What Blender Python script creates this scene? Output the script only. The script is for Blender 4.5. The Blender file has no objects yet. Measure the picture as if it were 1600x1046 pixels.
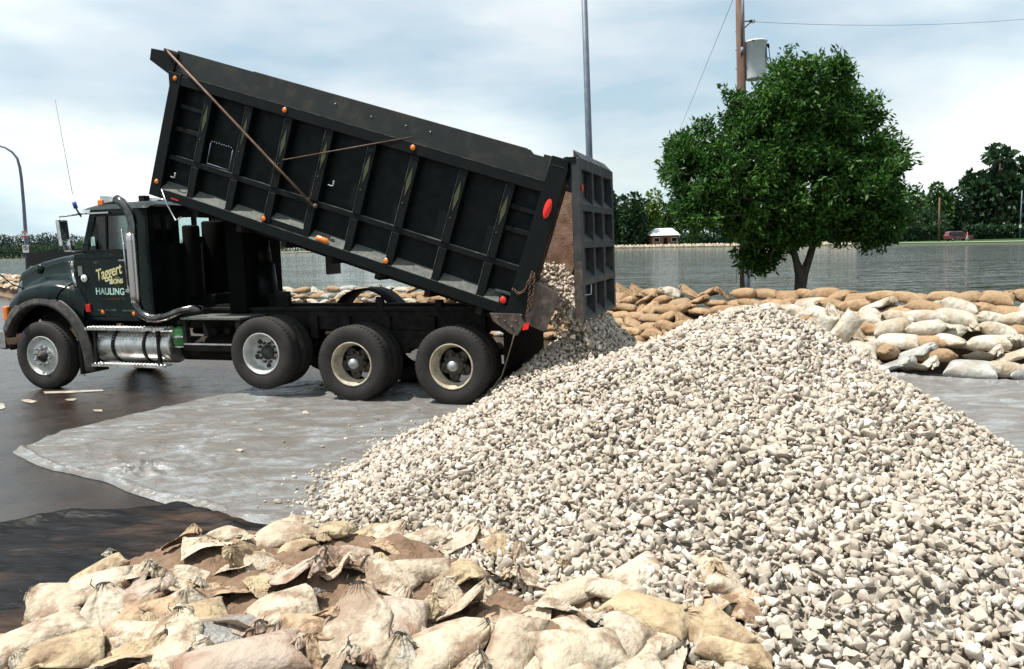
import bpy, bmesh, math, random, time
import numpy as np
from mathutils import Vector, Matrix, noise, Euler
T_START = time.time()
scene = bpy.context.scene
R_ = math.radians
random.seed(7); np.random.seed(7)

# ---------------------------------------------------------------- camera
CAM_H = 1.97; PITCH = R_(6.5); ROLL = R_(1.4)
cam = bpy.data.cameras.new('camera'); cam_ob = bpy.data.objects.new('camera', cam)
scene.collection.objects.link(cam_ob)
cam.lens = 28.0; cam.sensor_width = 36.0; cam.clip_start = 0.05; cam.clip_end = 9000
fw_ = Vector((0, math.cos(PITCH), -math.sin(PITCH))); r0_ = Vector((1, 0, 0)); u0_ = r0_.cross(fw_)
rt_ = r0_*math.cos(ROLL) - u0_*math.sin(ROLL); up_ = u0_*math.cos(ROLL) + r0_*math.sin(ROLL)
M = Matrix((rt_, up_, -fw_)).transposed().to_4x4(); M.translation = Vector((0, 0, CAM_H))
cam_ob.matrix_world = M
scene.camera = cam_ob
FPX = 1600*28/36

# ---------------------------------------------------------------- light
SUN_DIR = Vector((-0.40, -0.06, 0.92)).normalized()
SUN_EL = math.asin(SUN_DIR.z)
sun = bpy.data.lights.new('sun', 'SUN'); sun.energy = 5.0; sun.angle = R_(0.55); sun.color = (1.0, 0.955, 0.88)
sun_ob = bpy.data.objects.new('sun', sun); scene.collection.objects.link(sun_ob)
sun_ob.rotation_euler = SUN_DIR.to_track_quat('Z', 'Y').to_euler()
sun_ob.location = (0, 0, 30)
world = bpy.data.worlds.new('World'); scene.world = world; world.use_nodes = True
wn = world.node_tree; wn.nodes.clear()
def wnode(t, **k):
    n = wn.nodes.new(t)
    for a, b in k.items(): setattr(n, a, b)
    return n
sky = wnode('ShaderNodeTexSky', sky_type='NISHITA', sun_disc=False, sun_elevation=SUN_EL,
            sun_rotation=math.atan2(SUN_DIR.x, SUN_DIR.y), altitude=100, air_density=1.0, dust_density=2.0, ozone_density=1.2)
tc = wnode('ShaderNodeTexCoord')
mp = wnode('ShaderNodeMapping'); mp.inputs['Scale'].default_value = (1.0, 1.0, 3.2); mp.inputs['Location'].default_value = (3.3, 1.1, 0.4)
n1 = wnode('ShaderNodeTexNoise'); n1.inputs['Scale'].default_value = 1.7; n1.inputs['Detail'].default_value = 6; n1.inputs['Roughness'].default_value = 0.5
n1.inputs['Distortion'].default_value = 0.25
cr = wnode('ShaderNodeValToRGB')
cr.color_ramp.elements[0].position = 0.40; cr.color_ramp.elements[0].color = (0.58, 0.58, 0.58, 1)
cr.color_ramp.elements[1].position = 0.64; cr.color_ramp.elements[1].color = (1, 1, 1, 1)
n2 = wnode('ShaderNodeTexNoise'); n2.inputs['Scale'].default_value = 3.8; n2.inputs['Detail'].default_value = 5; n2.inputs['Roughness'].default_value = .48
cc = wnode('ShaderNodeValToRGB')
cc.color_ramp.elements[0].position = 0.36; cc.color_ramp.elements[0].color = (5.5, 7.2, 8.0, 1)
cc.color_ramp.elements[1].position = 0.62; cc.color_ramp.elements[1].color = (9.7, 10.2, 10.0, 1)
mx = wnode('ShaderNodeMix', data_type='RGBA')
bg = wnode('ShaderNodeBackground'); bg.inputs['Strength'].default_value = 0.082
wo = wnode('ShaderNodeOutputWorld')
wn.links.new(tc.outputs['Generated'], mp.inputs['Vector'])
wn.links.new(mp.outputs[0], n1.inputs['Vector']); wn.links.new(mp.outputs[0], n2.inputs['Vector'])
wn.links.new(n1.outputs['Fac'], cr.inputs[0]); wn.links.new(n2.outputs['Fac'], cc.inputs[0])
wn.links.new(cr.outputs[0], mx.inputs['Factor']); wn.links.new(sky.outputs[0], mx.inputs['A']); wn.links.new(cc.outputs[0], mx.inputs['B'])
wn.links.new(mx.outputs['Result'], bg.inputs['Color']); wn.links.new(bg.outputs[0], wo.inputs['Surface'])
scene.view_settings.view_transform = 'Standard'; scene.view_settings.look = 'None'
scene.view_settings.exposure = 0.58; scene.view_settings.gamma = 1.0
scene.view_settings.use_curve_mapping = False

# ---------------------------------------------------------------- helpers
def ray(x, y):
    return fw_ + rt_*((x-800)/FPX) - up_*((y-523)/FPX)
CC = Vector((0, 0, CAM_H))
def onz(x, y, z=0.0):
    d = ray(x, y); return CC + d*((z-CAM_H)/d.z)
def atY(x, y, Y):
    d = ray(x, y); return CC + d*(Y/d.y)
def proj(p):
    d = Vector(p)-CC; z = d.dot(fw_)
    if z < 0.01: return (-9999, -9999)
    return 800+FPX*d.dot(rt_)/z, 523-FPX*d.dot(up_)/z

def tag(o, label=None, cat=None, group=None, kind=None):
    if label: o['label'] = label
    if cat: o['category'] = cat
    if group: o['group'] = group
    if kind: o['kind'] = kind
    return o
def link(name, data, parent=None, loc=None, rot=None):
    o = bpy.data.objects.new(name, data); scene.collection.objects.link(o)
    if parent: o.parent = parent
    if loc is not None: o.location = loc
    if rot is not None: o.rotation_euler = rot
    return o
def empty(name, loc, rz=0.0):
    o = link(name, None, None, loc, (0, 0, rz)); o.empty_display_size = 0.2; return o

class MB:
    def __init__(s): s.v = []; s.f = []; s.sm = []
    def add(s, vs, fs, smooth=False):
        n = len(s.v); s.v += [tuple(v) for v in vs]; s.f += [[i+n for i in f] for f in fs]; s.sm += [smooth]*len(fs); return s
    def box8(s, c, smooth=False):
        return s.add(c, [(0,1,2,3),(7,6,5,4),(0,4,5,1),(1,5,6,2),(2,6,7,3),(3,7,4,0)], smooth)
    def box(s, x0, x1, y0, y1, z0, z1, f=None):
        c = [(x0,y0,z0),(x1,y0,z0),(x1,y1,z0),(x0,y1,z0),(x0,y0,z1),(x1,y0,z1),(x1,y1,z1),(x0,y1,z1)]
        if f: c = [f(*p) for p in c]
        return s.box8(c)
    def prism(s, poly, t0, t1, f):
        n = len(poly)
        vs = [f(p[0], p[1], t0) for p in poly]+[f(p[0], p[1], t1) for p in poly]
        fs = [list(range(n)), list(range(2*n-1, n-1, -1))]+[(i, (i+1) % n, (i+1) % n+n, i+n) for i in range(n)]
        return s.add(vs, fs)
    def tube(s, pts, r, n=10, cap=True, smooth=True):
        pts = [Vector(p) for p in pts]; rs = r if isinstance(r, (list, tuple)) else [r]*len(pts)
        vs = []; up = None
        for i, p in enumerate(pts):
            t = (pts[min(i+1, len(pts)-1)]-pts[max(i-1, 0)]).normalized()
            if up is None: up = t.orthogonal().normalized()
            up = (up - t*up.dot(t))
            up = up.normalized() if up.length > 1e-6 else t.orthogonal().normalized()
            w = t.cross(up)
            for k in range(n):
                a = 2*math.pi*k/n; vs.append(p+(up*math.cos(a)+w*math.sin(a))*rs[i])
        fs = []
        for i in range(len(pts)-1):
            for k in range(n):
                fs.append((i*n+k, i*n+(k+1) % n, (i+1)*n+(k+1) % n, (i+1)*n+k))
        s.add(vs, fs, smooth)
        if cap:
            b = len(s.v)-len(vs)
            s.f += [[b+k for k in range(n)][::-1], [b+(len(pts)-1)*n+k for k in range(n)]]; s.sm += [False, False]
        return s
    def lathe(s, prof, o, ax, n=32, smooth=True, close=False):
        o = Vector(o); ax = Vector(ax).normalized(); u = ax.orthogonal().normalized(); w = ax.cross(u)
        vs = []
        for (r, t) in prof:
            for k in range(n):
                a = 2*math.pi*k/n; vs.append(o+ax*t+(u*math.cos(a)+w*math.sin(a))*r)
        m = len(prof); fs = []
        for i in range(m if close else m-1):
            j = (i+1) % m
            for k in range(n): fs.append((i*n+k, i*n+(k+1) % n, j*n+(k+1) % n, j*n+k))
        s.add(vs, fs, smooth); return s
    def grid(s, fn, nu, nv, smooth=True):
        vs = [fn(i/nu, j/nv) for i in range(nu+1) for j in range(nv+1)]
        fs = [(i*(nv+1)+j, (i+1)*(nv+1)+j, (i+1)*(nv+1)+j+1, i*(nv+1)+j+1) for i in range(nu) for j in range(nv)]
        return s.add(vs, fs, smooth)
    def ball(s, c, r, n=12, sc=(1, 1, 1)):
        c = Vector(c)
        def fn(u, v):
            a = 2*math.pi*u; b = math.pi*(v-.5)
            return c+Vector((math.cos(a)*math.cos(b)*sc[0], math.sin(a)*math.cos(b)*sc[1], math.sin(b)*sc[2]))*r
        return s.grid(fn, n, max(6, n//2))
    def mesh(s, name, mats, recalc=True, merge=0.0):
        me = bpy.data.meshes.new(name); me.from_pydata(s.v, [], s.f)
        me.polygons.foreach_set('use_smooth', s.sm)
        if recalc or merge:
            bm = bmesh.new(); bm.from_mesh(me)
            if merge: bmesh.ops.remove_doubles(bm, verts=bm.verts, dist=merge)
            bmesh.ops.recalc_face_normals(bm, faces=bm.faces); bm.to_mesh(me); bm.free()
        for m in (mats if isinstance(mats, (list, tuple)) else [mats]): me.materials.append(m)
        me.update(); return me
    def build(s, name, mat, parent=None, bevel=0.0, solid=0.0, loc=None, rot=None, merge=0.0, subsurf=0, label=None):
        o = link(name, s.mesh(name, mat, merge=merge), parent, loc, rot)
        if solid:
            m = o.modifiers.new('solid', 'SOLIDIFY'); m.thickness = solid; m.offset = 0
        if bevel:
            m = o.modifiers.new('bevel', 'BEVEL'); m.width = bevel; m.segments = 2; m.limit_method = 'ANGLE'; m.angle_limit = R_(40)
        if subsurf:
            m = o.modifiers.new('sub', 'SUBSURF'); m.levels = m.render_levels = subsurf
        if label: o['label'] = label
        return o

def new_mat(name):
    m = bpy.data.materials.new(name); m.use_nodes = True
    nt = m.node_tree; b = nt.nodes['Principled BSDF']
    return m, nt, b
def mat(name, c1, c2=None, scale=6.0, rough=0.6, rough2=None, metal=0.0, bump=0.0, bscale=40.0, detail=5, lo=0.35, hi=0.65, coat=0.0,
        rnd=0.0, spec=None, coords='Object', stretch=(1, 1, 1), dirt=None, dirt_amt=0.5, dirt_scale=3.0, trans=0.0, dscale_lo=None):
    m, nt, b = new_mat(name); L = nt.links; N = nt.nodes
    tcn = N.new('ShaderNodeTexCoord'); mpn = N.new('ShaderNodeMapping'); mpn.inputs['Scale'].default_value = stretch
    L.new(tcn.outputs[coords], mpn.inputs['Vector'])
    oi = N.new('ShaderNodeObjectInfo')
    if rnd:
        va = N.new('ShaderNodeVectorMath'); va.operation = 'ADD'
        sc = N.new('ShaderNodeVectorMath'); sc.operation = 'SCALE'; sc.inputs[0].default_value = (31, 17, 23)
        L.new(oi.outputs['Random'], sc.inputs['Scale']); L.new(mpn.outputs[0], va.inputs[0]); L.new(sc.outputs[0], va.inputs[1])
        vec = va.outputs[0]
    else: vec = mpn.outputs[0]
    if c2 is None: c2 = tuple(x*0.8 for x in c1)
    nz = N.new('ShaderNodeTexNoise'); nz.inputs['Scale'].default_value = scale; nz.inputs['Detail'].default_value = detail
    L.new(vec, nz.inputs['Vector'])
    rp = N.new('ShaderNodeValToRGB'); e = rp.color_ramp.elements
    e[0].position = lo; e[0].color = (*c1, 1); e[1].position = hi; e[1].color = (*c2, 1)
    L.new(nz.outputs['Fac'], rp.inputs[0]); col = rp.outputs[0]
    if rnd:
        hs = N.new('ShaderNodeHueSaturation'); mr = N.new('ShaderNodeMapRange')
        mr.inputs['To Min'].default_value = 1-rnd; mr.inputs['To Max'].default_value = 1+rnd*.6
        L.new(oi.outputs['Random'], mr.inputs['Value']); L.new(mr.outputs[0], hs.inputs['Value']); L.new(col, hs.inputs['Color']); col = hs.outputs[0]
    if dirt:
        dz = N.new('ShaderNodeTexNoise'); dz.inputs['Scale'].default_value = dirt_scale; dz.inputs['Detail'].default_value = 8; dz.inputs['Roughness'].default_value = .65
        L.new(vec, dz.inputs['Vector'])
        dr = N.new('ShaderNodeMapRange'); dr.inputs['From Min'].default_value = .5 if dscale_lo is None else dscale_lo; dr.inputs['From Max'].default_value = .68 if dscale_lo is None else dscale_lo+.12
        dr.inputs['To Max'].default_value = dirt_amt
        L.new(dz.outputs['Fac'], dr.inputs['Value'])
        mm = N.new('ShaderNodeMix'); mm.data_type = 'RGBA'; mm.inputs['B'].default_value = (*dirt, 1)
        L.new(dr.outputs[0], mm.inputs['Factor']); L.new(col, mm.inputs['A']); col = mm.outputs['Result']
    L.new(col, b.inputs['Base Color'])
    if rough2 is None: b.inputs['Roughness'].default_value = rough
    else:
        mr2 = N.new('ShaderNodeMapRange'); mr2.inputs['From Min'].default_value = .35; mr2.inputs['From Max'].default_value = .65
        mr2.inputs['To Min'].default_value = rough; mr2.inputs['To Max'].default_value = rough2
        nz3 = N.new('ShaderNodeTexNoise'); nz3.inputs['Scale'].default_value = scale*2.3; nz3.inputs['Detail'].default_value = 6
        L.new(vec, nz3.inputs['Vector']); L.new(nz3.outputs['Fac'], mr2.inputs['Value']); L.new(mr2.outputs[0], b.inputs['Roughness'])
    b.inputs['Metallic'].default_value = metal
    if spec is not None: b.inputs['Specular IOR Level'].default_value = spec
    if coat: b.inputs['Coat Weight'].default_value = coat; b.inputs['Coat Roughness'].default_value = .05
    if bump:
        bz = N.new('ShaderNodeTexNoise'); bz.inputs['Scale'].default_value = bscale; bz.inputs['Detail'].default_value = 6
        L.new(vec, bz.inputs['Vector'])
        bn = N.new('ShaderNodeBump'); bn.inputs['Strength'].default_value = min(1, bump); bn.inputs['Distance'].default_value = .01 if bump <= 1 else .01*bump
        L.new(bz.outputs['Fac'], bn.inputs['Height']); L.new(bn.outputs[0], b.inputs['Normal'])
    return m

SOIL = (0.13, 0.078, 0.046)
m_asph = mat('wet_asphalt', (.016, .010, .007), (.032, .022, .016), 1.6, .09, .30, bump=.30, bscale=190, spec=.5)
m_ground = mat('far_ground', (.035, .05, .02), (.06, .065, .035), .05, .9)
m_bank = mat('soil', SOIL, (.20, .13, .082), 9, .95, bump=2.5, bscale=30, lo=.3, hi=.7)
m_blackpl = mat('black_plastic', (.003, .003, .004), (.007, .0065, .007), 3, .42, .6, bump=1.2, bscale=14, spec=.14, dirt=(.085, .05, .03), dirt_amt=.6, dirt_scale=1.1, stretch=(.6, 2.2, 1))
m_green = mat('green_paint', (.0010, .0075, .0065), (.002, .010, .009), 3, .20, .32, spec=.30)
m_body = mat('dark_green_paint', (.0009, .0026, .0028), (.0018, .0040, .0040), 4, .45, .65, spec=.18, dirt=(.012, .012, .010), dirt_amt=.3, dirt_scale=5)
m_bodyedge = mat('scuffed_green_steel', (.012, .022, .02), (.10, .10, .085), 9, .5, .7, lo=.45, hi=.75)
m_ledge = mat('lit_deck_plate', (.045, .062, .062), (.12, .118, .10), 14, .75, bump=1.0, bscale=60, lo=.3, hi=.7)  # pale tone paints the sun on upward-facing ledges and deck
m_gate = mat('grey_green_gate_paint', (.013, .017, .021), (.025, .029, .034), 7, .5, .7, dirt=(.13, .10, .075), dirt_amt=.35, dirt_scale=4)
m_rust = mat('scoured_rusty_steel', (.20, .11, .065), (.32, .21, .15), 7, .65, .85, bump=.6, bscale=40, dirt=(.10, .05, .03), dirt_amt=.6, dirt_scale=9)
m_steel = mat('worn_dark_steel', (.045, .034, .028), (.10, .075, .06), 6, .45, .7, metal=.3, dirt=(.2, .17, .14), dirt_amt=.35, dirt_scale=12)
m_frame = mat('dusty_black_frame', (.004, .0035, .003), (.020, .017, .015), 6, .8, spec=.2, bump=.5, bscale=50)
m_tyre = mat('dusty_tyre_rubber', (.007, .006, .0055), (.022, .019, .017), 7, .8, bump=.35, bscale=60, lo=.3, hi=.7)
m_white_rim = mat('silver_white_rim', (.55, .56, .55), (.38, .38, .36), 8, .35, .5, metal=.2, dirt=(.25, .22, .18), dirt_amt=.5, dirt_scale=9)
m_cream_rim = mat('cream_rim', (.50, .44, .33), (.34, .29, .21), 9, .55, dirt=(.08, .06, .045), dirt_amt=.7, dirt_scale=10)
m_hub = mat('dark_greasy_hub', (.015, .013, .011), (.06, .05, .04), 12, .6)
m_silver = mat('dull_silver', (.45, .47, .48), (.30, .31, .32), 12, .35, .5, metal=.7)
m_chrome = mat('chrome', (.62, .62, .62), (.42, .42, .42), 9, .06, .18, metal=1.0)
m_alum = mat('polished_aluminium', (.72, .72, .70), (.50, .49, .46), 5, .26, .42, metal=.85, dirt=(.24, .20, .16), dirt_amt=.8, dirt_scale=3.5)
m_black = mat('black_plastic_trim', (.004, .004, .004), (.007, .007, .007), 6, .5, spec=.25)
m_cabin = mat('cab_interior', (.003, .003, .003), (.005, .005, .005), 6, .8, spec=.1)
m_fgreen = mat('green_can_paint', (.03, .16, .035), (.06, .24, .06), 10, .35, dirt=(.05, .05, .03), dirt_amt=.5)
m_flare = mat('scuffed_fender_rubber', (.018, .016, .015), (.075, .066, .06), 11, .6, bump=.4, bscale=70, lo=.4, hi=.75)
m_yellow = mat('gold_lettering', (.62, .55, .20), (.70, .66, .40), 30, .5)
m_gold = mat('gold_pinstripe', (.035, .05, .014), (.055, .062, .02), 30, .5)
m_mint = mat('mint_lettering', (.42, .62, .56), (.46, .66, .60), 30, .5)
m_dimlet = mat('faded_red_lettering', (.10, .035, .02), (.12, .05, .03), 30, .6)
m_dimwhite = mat('faded_white_lettering', (.14, .16, .15), (.11, .13, .12), 30, .6)
m_blue = mat('blue_plastic', (.03, .05, .30), (.04, .07, .36), 20, .4)
m_rusttube = mat('rusty_tube', (.075, .04, .025), (.15, .085, .055), 14, .6, metal=.2)
m_wood = mat('weathered_pole_wood', (.075, .04, .027), (.14, .085, .06), 2.5, .9, bump=1, bscale=18, stretch=(6, 6, .5))
m_galv = mat('galvanised_steel', (.085, .105, .145), (.13, .155, .20), 6, .55, metal=.1)
m_lightgrey = mat('light_grey_enamel', (.50, .54, .57), (.58, .61, .63), 5, .4)
m_white = mat('white_paint', (.72, .72, .70), (.62, .62, .60), 9, .6)
m_red = mat('red_paint', (.42, .03, .03), (.36, .03, .03), 9, .5)
m_dark = mat('near_black', (.002, .002, .002), None, 9, .8, spec=.1)
m_bark = mat('tree_bark', (.030, .024, .018), (.07, .055, .042), 9, .9, bump=2, bscale=25, stretch=(3, 3, .7))
m_brick = mat('red_brick', (.19, .065, .04), (.27, .10, .065), 4, .9)
m_roofw = mat('pale_metal_roof', (.62, .66, .70), (.55, .6, .64), 2, .4)
m_roofd = mat('dark_shingles', (.05, .045, .045), (.09, .08, .075), 2, .9)
m_paintline = mat('worn_road_paint', (.42, .38, .32), (.22, .19, .16), 9, .6)
m_maroon = mat('maroon_car_paint', (.10, .012, .018), (.12, .016, .022), 5, .25, coat=.6)
m_concrete = mat('pale_concrete', (.36, .35, .31), (.42, .41, .37), .5, .9)

def lens_mat(name, c):
    m, nt, b = new_mat(name)
    b.inputs['Base Color'].default_value = (*c, 1); b.inputs['Roughness'].default_value = .18
    b.inputs['Subsurface Weight'].default_value = .0
    tcn = nt.nodes.new('ShaderNodeTexCoord'); w = nt.nodes.new('ShaderNodeTexVoronoi'); w.inputs['Scale'].default_value = 90
    bn = nt.nodes.new('ShaderNodeBump'); bn.inputs['Strength'].default_value = .4; bn.inputs['Distance'].default_value = .003
    nt.links.new(tcn.outputs['Object'], w.inputs['Vector']); nt.links.new(w.outputs[0], bn.inputs['Height']); nt.links.new(bn.outputs[0], b.inputs['Normal'])
    return m
m_amber = lens_mat('amber_lens', (.80, .19, .02)); m_redlens = lens_mat('red_lens', (.70, .02, .012)); m_whitelens = lens_mat('white_reflector', (.75, .78, .70))

def glass_mat(name, tint):
    m, nt, b = new_mat(name); L = nt.links
    out = nt.nodes['Material Output']; tr = nt.nodes.new('ShaderNodeBsdfTransparent'); tr.inputs[0].default_value = (*tint, 1)
    gl = nt.nodes.new('ShaderNodeBsdfGlossy'); gl.inputs['Roughness'].default_value = .03
    fr = nt.nodes.new('ShaderNodeFresnel'); fr.inputs[0].default_value = 1.45
    nz = nt.nodes.new('ShaderNodeTexNoise'); nz.inputs['Scale'].default_value = 3
    mth = nt.nodes.new('ShaderNodeMath'); mth.operation = 'MULTIPLY_ADD'; mth.inputs[1].default_value = .06; 
    L.new(nz.outputs['Fac'], mth.inputs[0]); L.new(fr.outputs[0], mth.inputs[2])
    ms = nt.nodes.new('ShaderNodeMixShader'); L.new(mth.outputs[0], ms.inputs[0]); L.new(tr.outputs[0], ms.inputs[1]); L.new(gl.outputs[0], ms.inputs[2])
    L.new(ms.outputs[0], out.inputs['Surface']); return m
m_glass = glass_mat('tinted_glass', (.80, .92, .91))
m_darkglass = mat('dark_window', (.01, .012, .015), None, 3, .08)

# foliage
def leaf_mat(name, c1, c2, c3, rnd=True):
    m, nt, b = new_mat(name); L = nt.links; N = nt.nodes; out = N['Material Output']
    g = N.new('ShaderNodeNewGeometry'); rp = N.new('ShaderNodeValToRGB'); e = rp.color_ramp.elements
    e[0].position = 0; e[0].color = (*c1, 1); e[1].position = 1; e[1].color = (*c3, 1)
    x = e.new(.6); x.color = (*c2, 1)
    tcn = N.new('ShaderNodeTexCoord'); nz = N.new('ShaderNodeTexNoise'); nz.inputs['Scale'].default_value = 1.1; L.new(tcn.outputs['Object'], nz.inputs['Vector'])
    ad = N.new('ShaderNodeMath'); ad.operation = 'MULTIPLY_ADD'; ad.inputs[1].default_value = .55; 
    L.new(g.outputs['Random Per Island'], ad.inputs[0])
    m2 = N.new('ShaderNodeMath'); m2.operation = 'MULTIPLY'; m2.inputs[1].default_value = .55; L.new(nz.outputs['Fac'], m2.inputs[0]); L.new(m2.outputs[0], ad.inputs[2])
    L.new(ad.outputs[0], rp.inputs[0]); L.new(rp.outputs[0], b.inputs['Base Color']); b.inputs['Roughness'].default_value = .5; b.inputs['Specular IOR Level'].default_value = .3
    tr = N.new('ShaderNodeBsdfTranslucent'); L.new(rp.outputs[0], tr.inputs[0])
    ms = N.new('ShaderNodeMixShader'); ms.inputs[0].default_value = .28
    L.new(b.outputs[0], ms.inputs[1]); L.new(tr.outputs[0], ms.inputs[2]); L.new(ms.outputs[0], out.inputs['Surface'])
    return m
m_leaf = leaf_mat('tree_leaves', (.012, .044, .009), (.034, .102, .014), (.095, .19, .028))
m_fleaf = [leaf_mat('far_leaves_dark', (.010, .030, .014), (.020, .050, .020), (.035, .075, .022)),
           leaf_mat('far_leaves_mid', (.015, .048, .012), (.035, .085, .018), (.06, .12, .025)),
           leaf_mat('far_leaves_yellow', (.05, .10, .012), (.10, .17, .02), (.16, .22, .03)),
           leaf_mat('far_leaves_hazed', (.012, .030, .024), (.022, .048, .036), (.035, .065, .042))]  # last one: distance haze put into the leaf colour as a blue tint

# ---------------------------------------------------------------- setting: ground, water, sheets
CREST = [(16, 9.8), (11, 10.7), (7.6, 11.95), (6.1, 12.6), (5.1, 13.9), (3.6, 14.9), (2.15, 16.4), (-.3, 18.4), (-3.2, 19.9), (-6.2, 20.2),
         (-10, 23.5), (-18, 32), (-30, 46), (-60, 70), (-120, 90)]
cth = np.array([math.atan2(x, y) for x, y in CREST])[::-1]; crr = np.array([math.hypot(x, y) for x, y in CREST])[::-1]
def r_wall(th): return float(np.interp(th, cth, crr))
SH = [(-53, 420), (-33, 400), (-16, 390), (-4, 300), (3, 235), (9, 208), (18, 176), (25, 152), (32, 141), (45, 125), (59, 110)]
def r_shore(th): return float(np.interp(math.degrees(th), [a for a, b in SH], [b for a, b in SH]))
TH0, TH1 = float(cth[0]), float(cth[-1])
WATER_Z = 0.15
def build_ground():
    ths = sorted(set([TH0+(TH1-TH0)*i/160 for i in range(161)]+[TH0-.02, TH1+.02]+[TH1+.02+(2*math.pi-(TH1-TH0)-.04)*i/50 for i in range(51)]))
    ths = [t for t in ths if t <= TH0-.02+2*math.pi+1e-6]
    mb = MB(); NR = 14; vs = []
    for t in ths:
        w = TH0 <= t <= TH1
        rw, rs = (r_wall(t), r_shore(t)) if w else (20, 150)
        rr = [0.01, 3, 7, rw*.8, rw-.2, rw+1.2, rw+4, (rw+rs)/2, rs-8, rs-1.5, rs+1, rs+25, 700, 6000]
        zz = [0, 0, 0, 0, 0, -.5, -1.2, -2, -1.2, -.1, .35, .42, .6, .6] if w else [0]*10+[0, .1, .6, .6]
        for r, z in zip(rr, zz): vs.append((r*math.sin(t), r*math.cos(t), z))
    fs = []
    n = len(ths)
    for i in range(n-1):
        for k in range(NR-1): fs.append((i*NR+k, (i+1)*NR+k, (i+1)*NR+k+1, i*NR+k+1))
    mb.add(vs, fs, True); o = mb.build('ground', m_ground, merge=.002); tag(o, kind='structure'); return o
build_ground()
def sector(name, f0, f1, z, m, n=160, a0=TH0, a1=TH1, rows=2):
    mb = MB(); vs = []; 
    for i in range(n+1):
        t = a0+(a1-a0)*i/n
        for k in range(rows):
            r = f0(t)+(f1(t)-f0(t))*k/(rows-1); vs.append((r*math.sin(t), r*math.cos(t), z))
    fs = [(i*rows+k, (i+1)*rows+k, (i+1)*rows+k+1, i*rows+k+1) for i in range(n) for k in range(rows-1)]
    mb.add(vs, fs); return tag(mb.build(name, m), kind='structure')
# water
m_water, nt, b = new_mat('flood_water')
b.inputs['Base Color'].default_value = (.030, .038, .025, 1); b.inputs['Roughness'].default_value = .06; b.inputs['IOR'].default_value = 1.33
tcn = nt.nodes.new('ShaderNodeTexCoord')
hsum = None
for (sc, wt, st) in ((0.16, 2.2, (.5, 1.4, 1)), (.62, 1.5, (.5, 1.6, 1)), (1.9, .50, (.55, 1.5, 1)), (5.5, .07, (1, 1.3, 1))):
    mpn = nt.nodes.new('ShaderNodeMapping'); mpn.inputs['Scale'].default_value = st; mpn.inputs['Rotation'].default_value = (0, 0, .12)
    nz = nt.nodes.new('ShaderNodeTexNoise'); nz.inputs['Scale'].default_value = sc; nz.inputs['Detail'].default_value = 2; nz.inputs['Distortion'].default_value = .4
    nt.links.new(tcn.outputs['Object'], mpn.inputs['Vector']); nt.links.new(mpn.outputs[0], nz.inputs['Vector'])
    mu = nt.nodes.new('ShaderNodeMath'); mu.operation = 'MULTIPLY_ADD'; mu.inputs[1].default_value = wt
    nt.links.new(nz.outputs['Fac'], mu.inputs[0])
    if hsum is not None: nt.links.new(hsum, mu.inputs[2])
    else: mu.inputs[2].default_value = 0
    hsum = mu.outputs[0]
wp = nt.nodes.new('ShaderNodeTexNoise'); wp.inputs['Scale'].default_value = .05; wp.inputs['Detail'].default_value = 3
wm = nt.nodes.new('ShaderNodeMapping'); wm.inputs['Scale'].default_value = (.5, 2.2, 1); nt.links.new(tcn.outputs['Object'], wm.inputs['Vector']); nt.links.new(wm.outputs[0], wp.inputs['Vector'])
wr = nt.nodes.new('ShaderNodeMapRange'); wr.inputs['From Min'].default_value = .38; wr.inputs['From Max'].default_value = .62; wr.inputs['To Min'].default_value = .55; wr.inputs['To Max'].default_value = 1.0
nt.links.new(wp.outputs['Fac'], wr.inputs['Value'])
bn = nt.nodes.new('ShaderNodeBump'); bn.inputs['Distance'].default_value = .42; nt.links.new(wr.outputs[0], bn.inputs['Strength'])
nt.links.new(hsum, bn.inputs['Height']); nt.links.new(bn.outputs[0], b.inputs['Normal'])
sector('water', lambda t: r_wall(t)-.05, lambda t: r_shore(t)+4, WATER_Z, m_water, rows=4)
# asphalt lot (one sheet 4 mm above the ground, edge under the sandbag wall)
def r_lot(t):
    while t > math.pi: t -= 2*math.pi
    return r_wall(t)-.3 if TH0 <= t <= TH1 else 45
mb = MB(); vs = []
N_ = 240; RR = [0.02, .15, .4, .7, 1]
for i in range(N_):
    t = 2*math.pi*i/N_
    for f in RR: vs.append((f*r_lot(t)*math.sin(t), f*r_lot(t)*math.cos(t), .004))
K = len(RR)
mb.add(vs, [(i*K+k, ((i+1) % N_)*K+k, ((i+1) % N_)*K+k+1, i*K+k+1) for i in range(N_) for k in range(K-1)]+[[i*K for i in range(N_)]])
tag(mb.build('road', m_asph), kind='structure')
# paint scraps on the wet road
def ground_quad(name, pxs, z, m, kind='structure'):
    mb = MB(); mb.add([onz(x, y, z) for x, y in pxs], [list(range(len(pxs)))])
    return tag(mb.build(name, m), kind=kind)
ground_quad('road_marking', [(68, 612), (160, 609), (162, 611), (110, 614), (70, 615)], .009, m_paintline)
ground_quad('road_marking', [(32, 625), (45, 624), (58, 627), (50, 630), (38, 628)], .009, m_paintline)
ground_quad('road_marking', [(101, 624), (112, 623), (121, 623), (115, 626), (106, 626)], .009, m_paintline)
ground_quad('road_marking', [(145, 640), (159, 640), (160, 643), (148, 643)], .009, m_paintline)
ground_quad('road_marking', [(-12, 628), (6, 631), (8, 637), (2, 640), (-12, 638)], .009, m_paintline)

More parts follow.
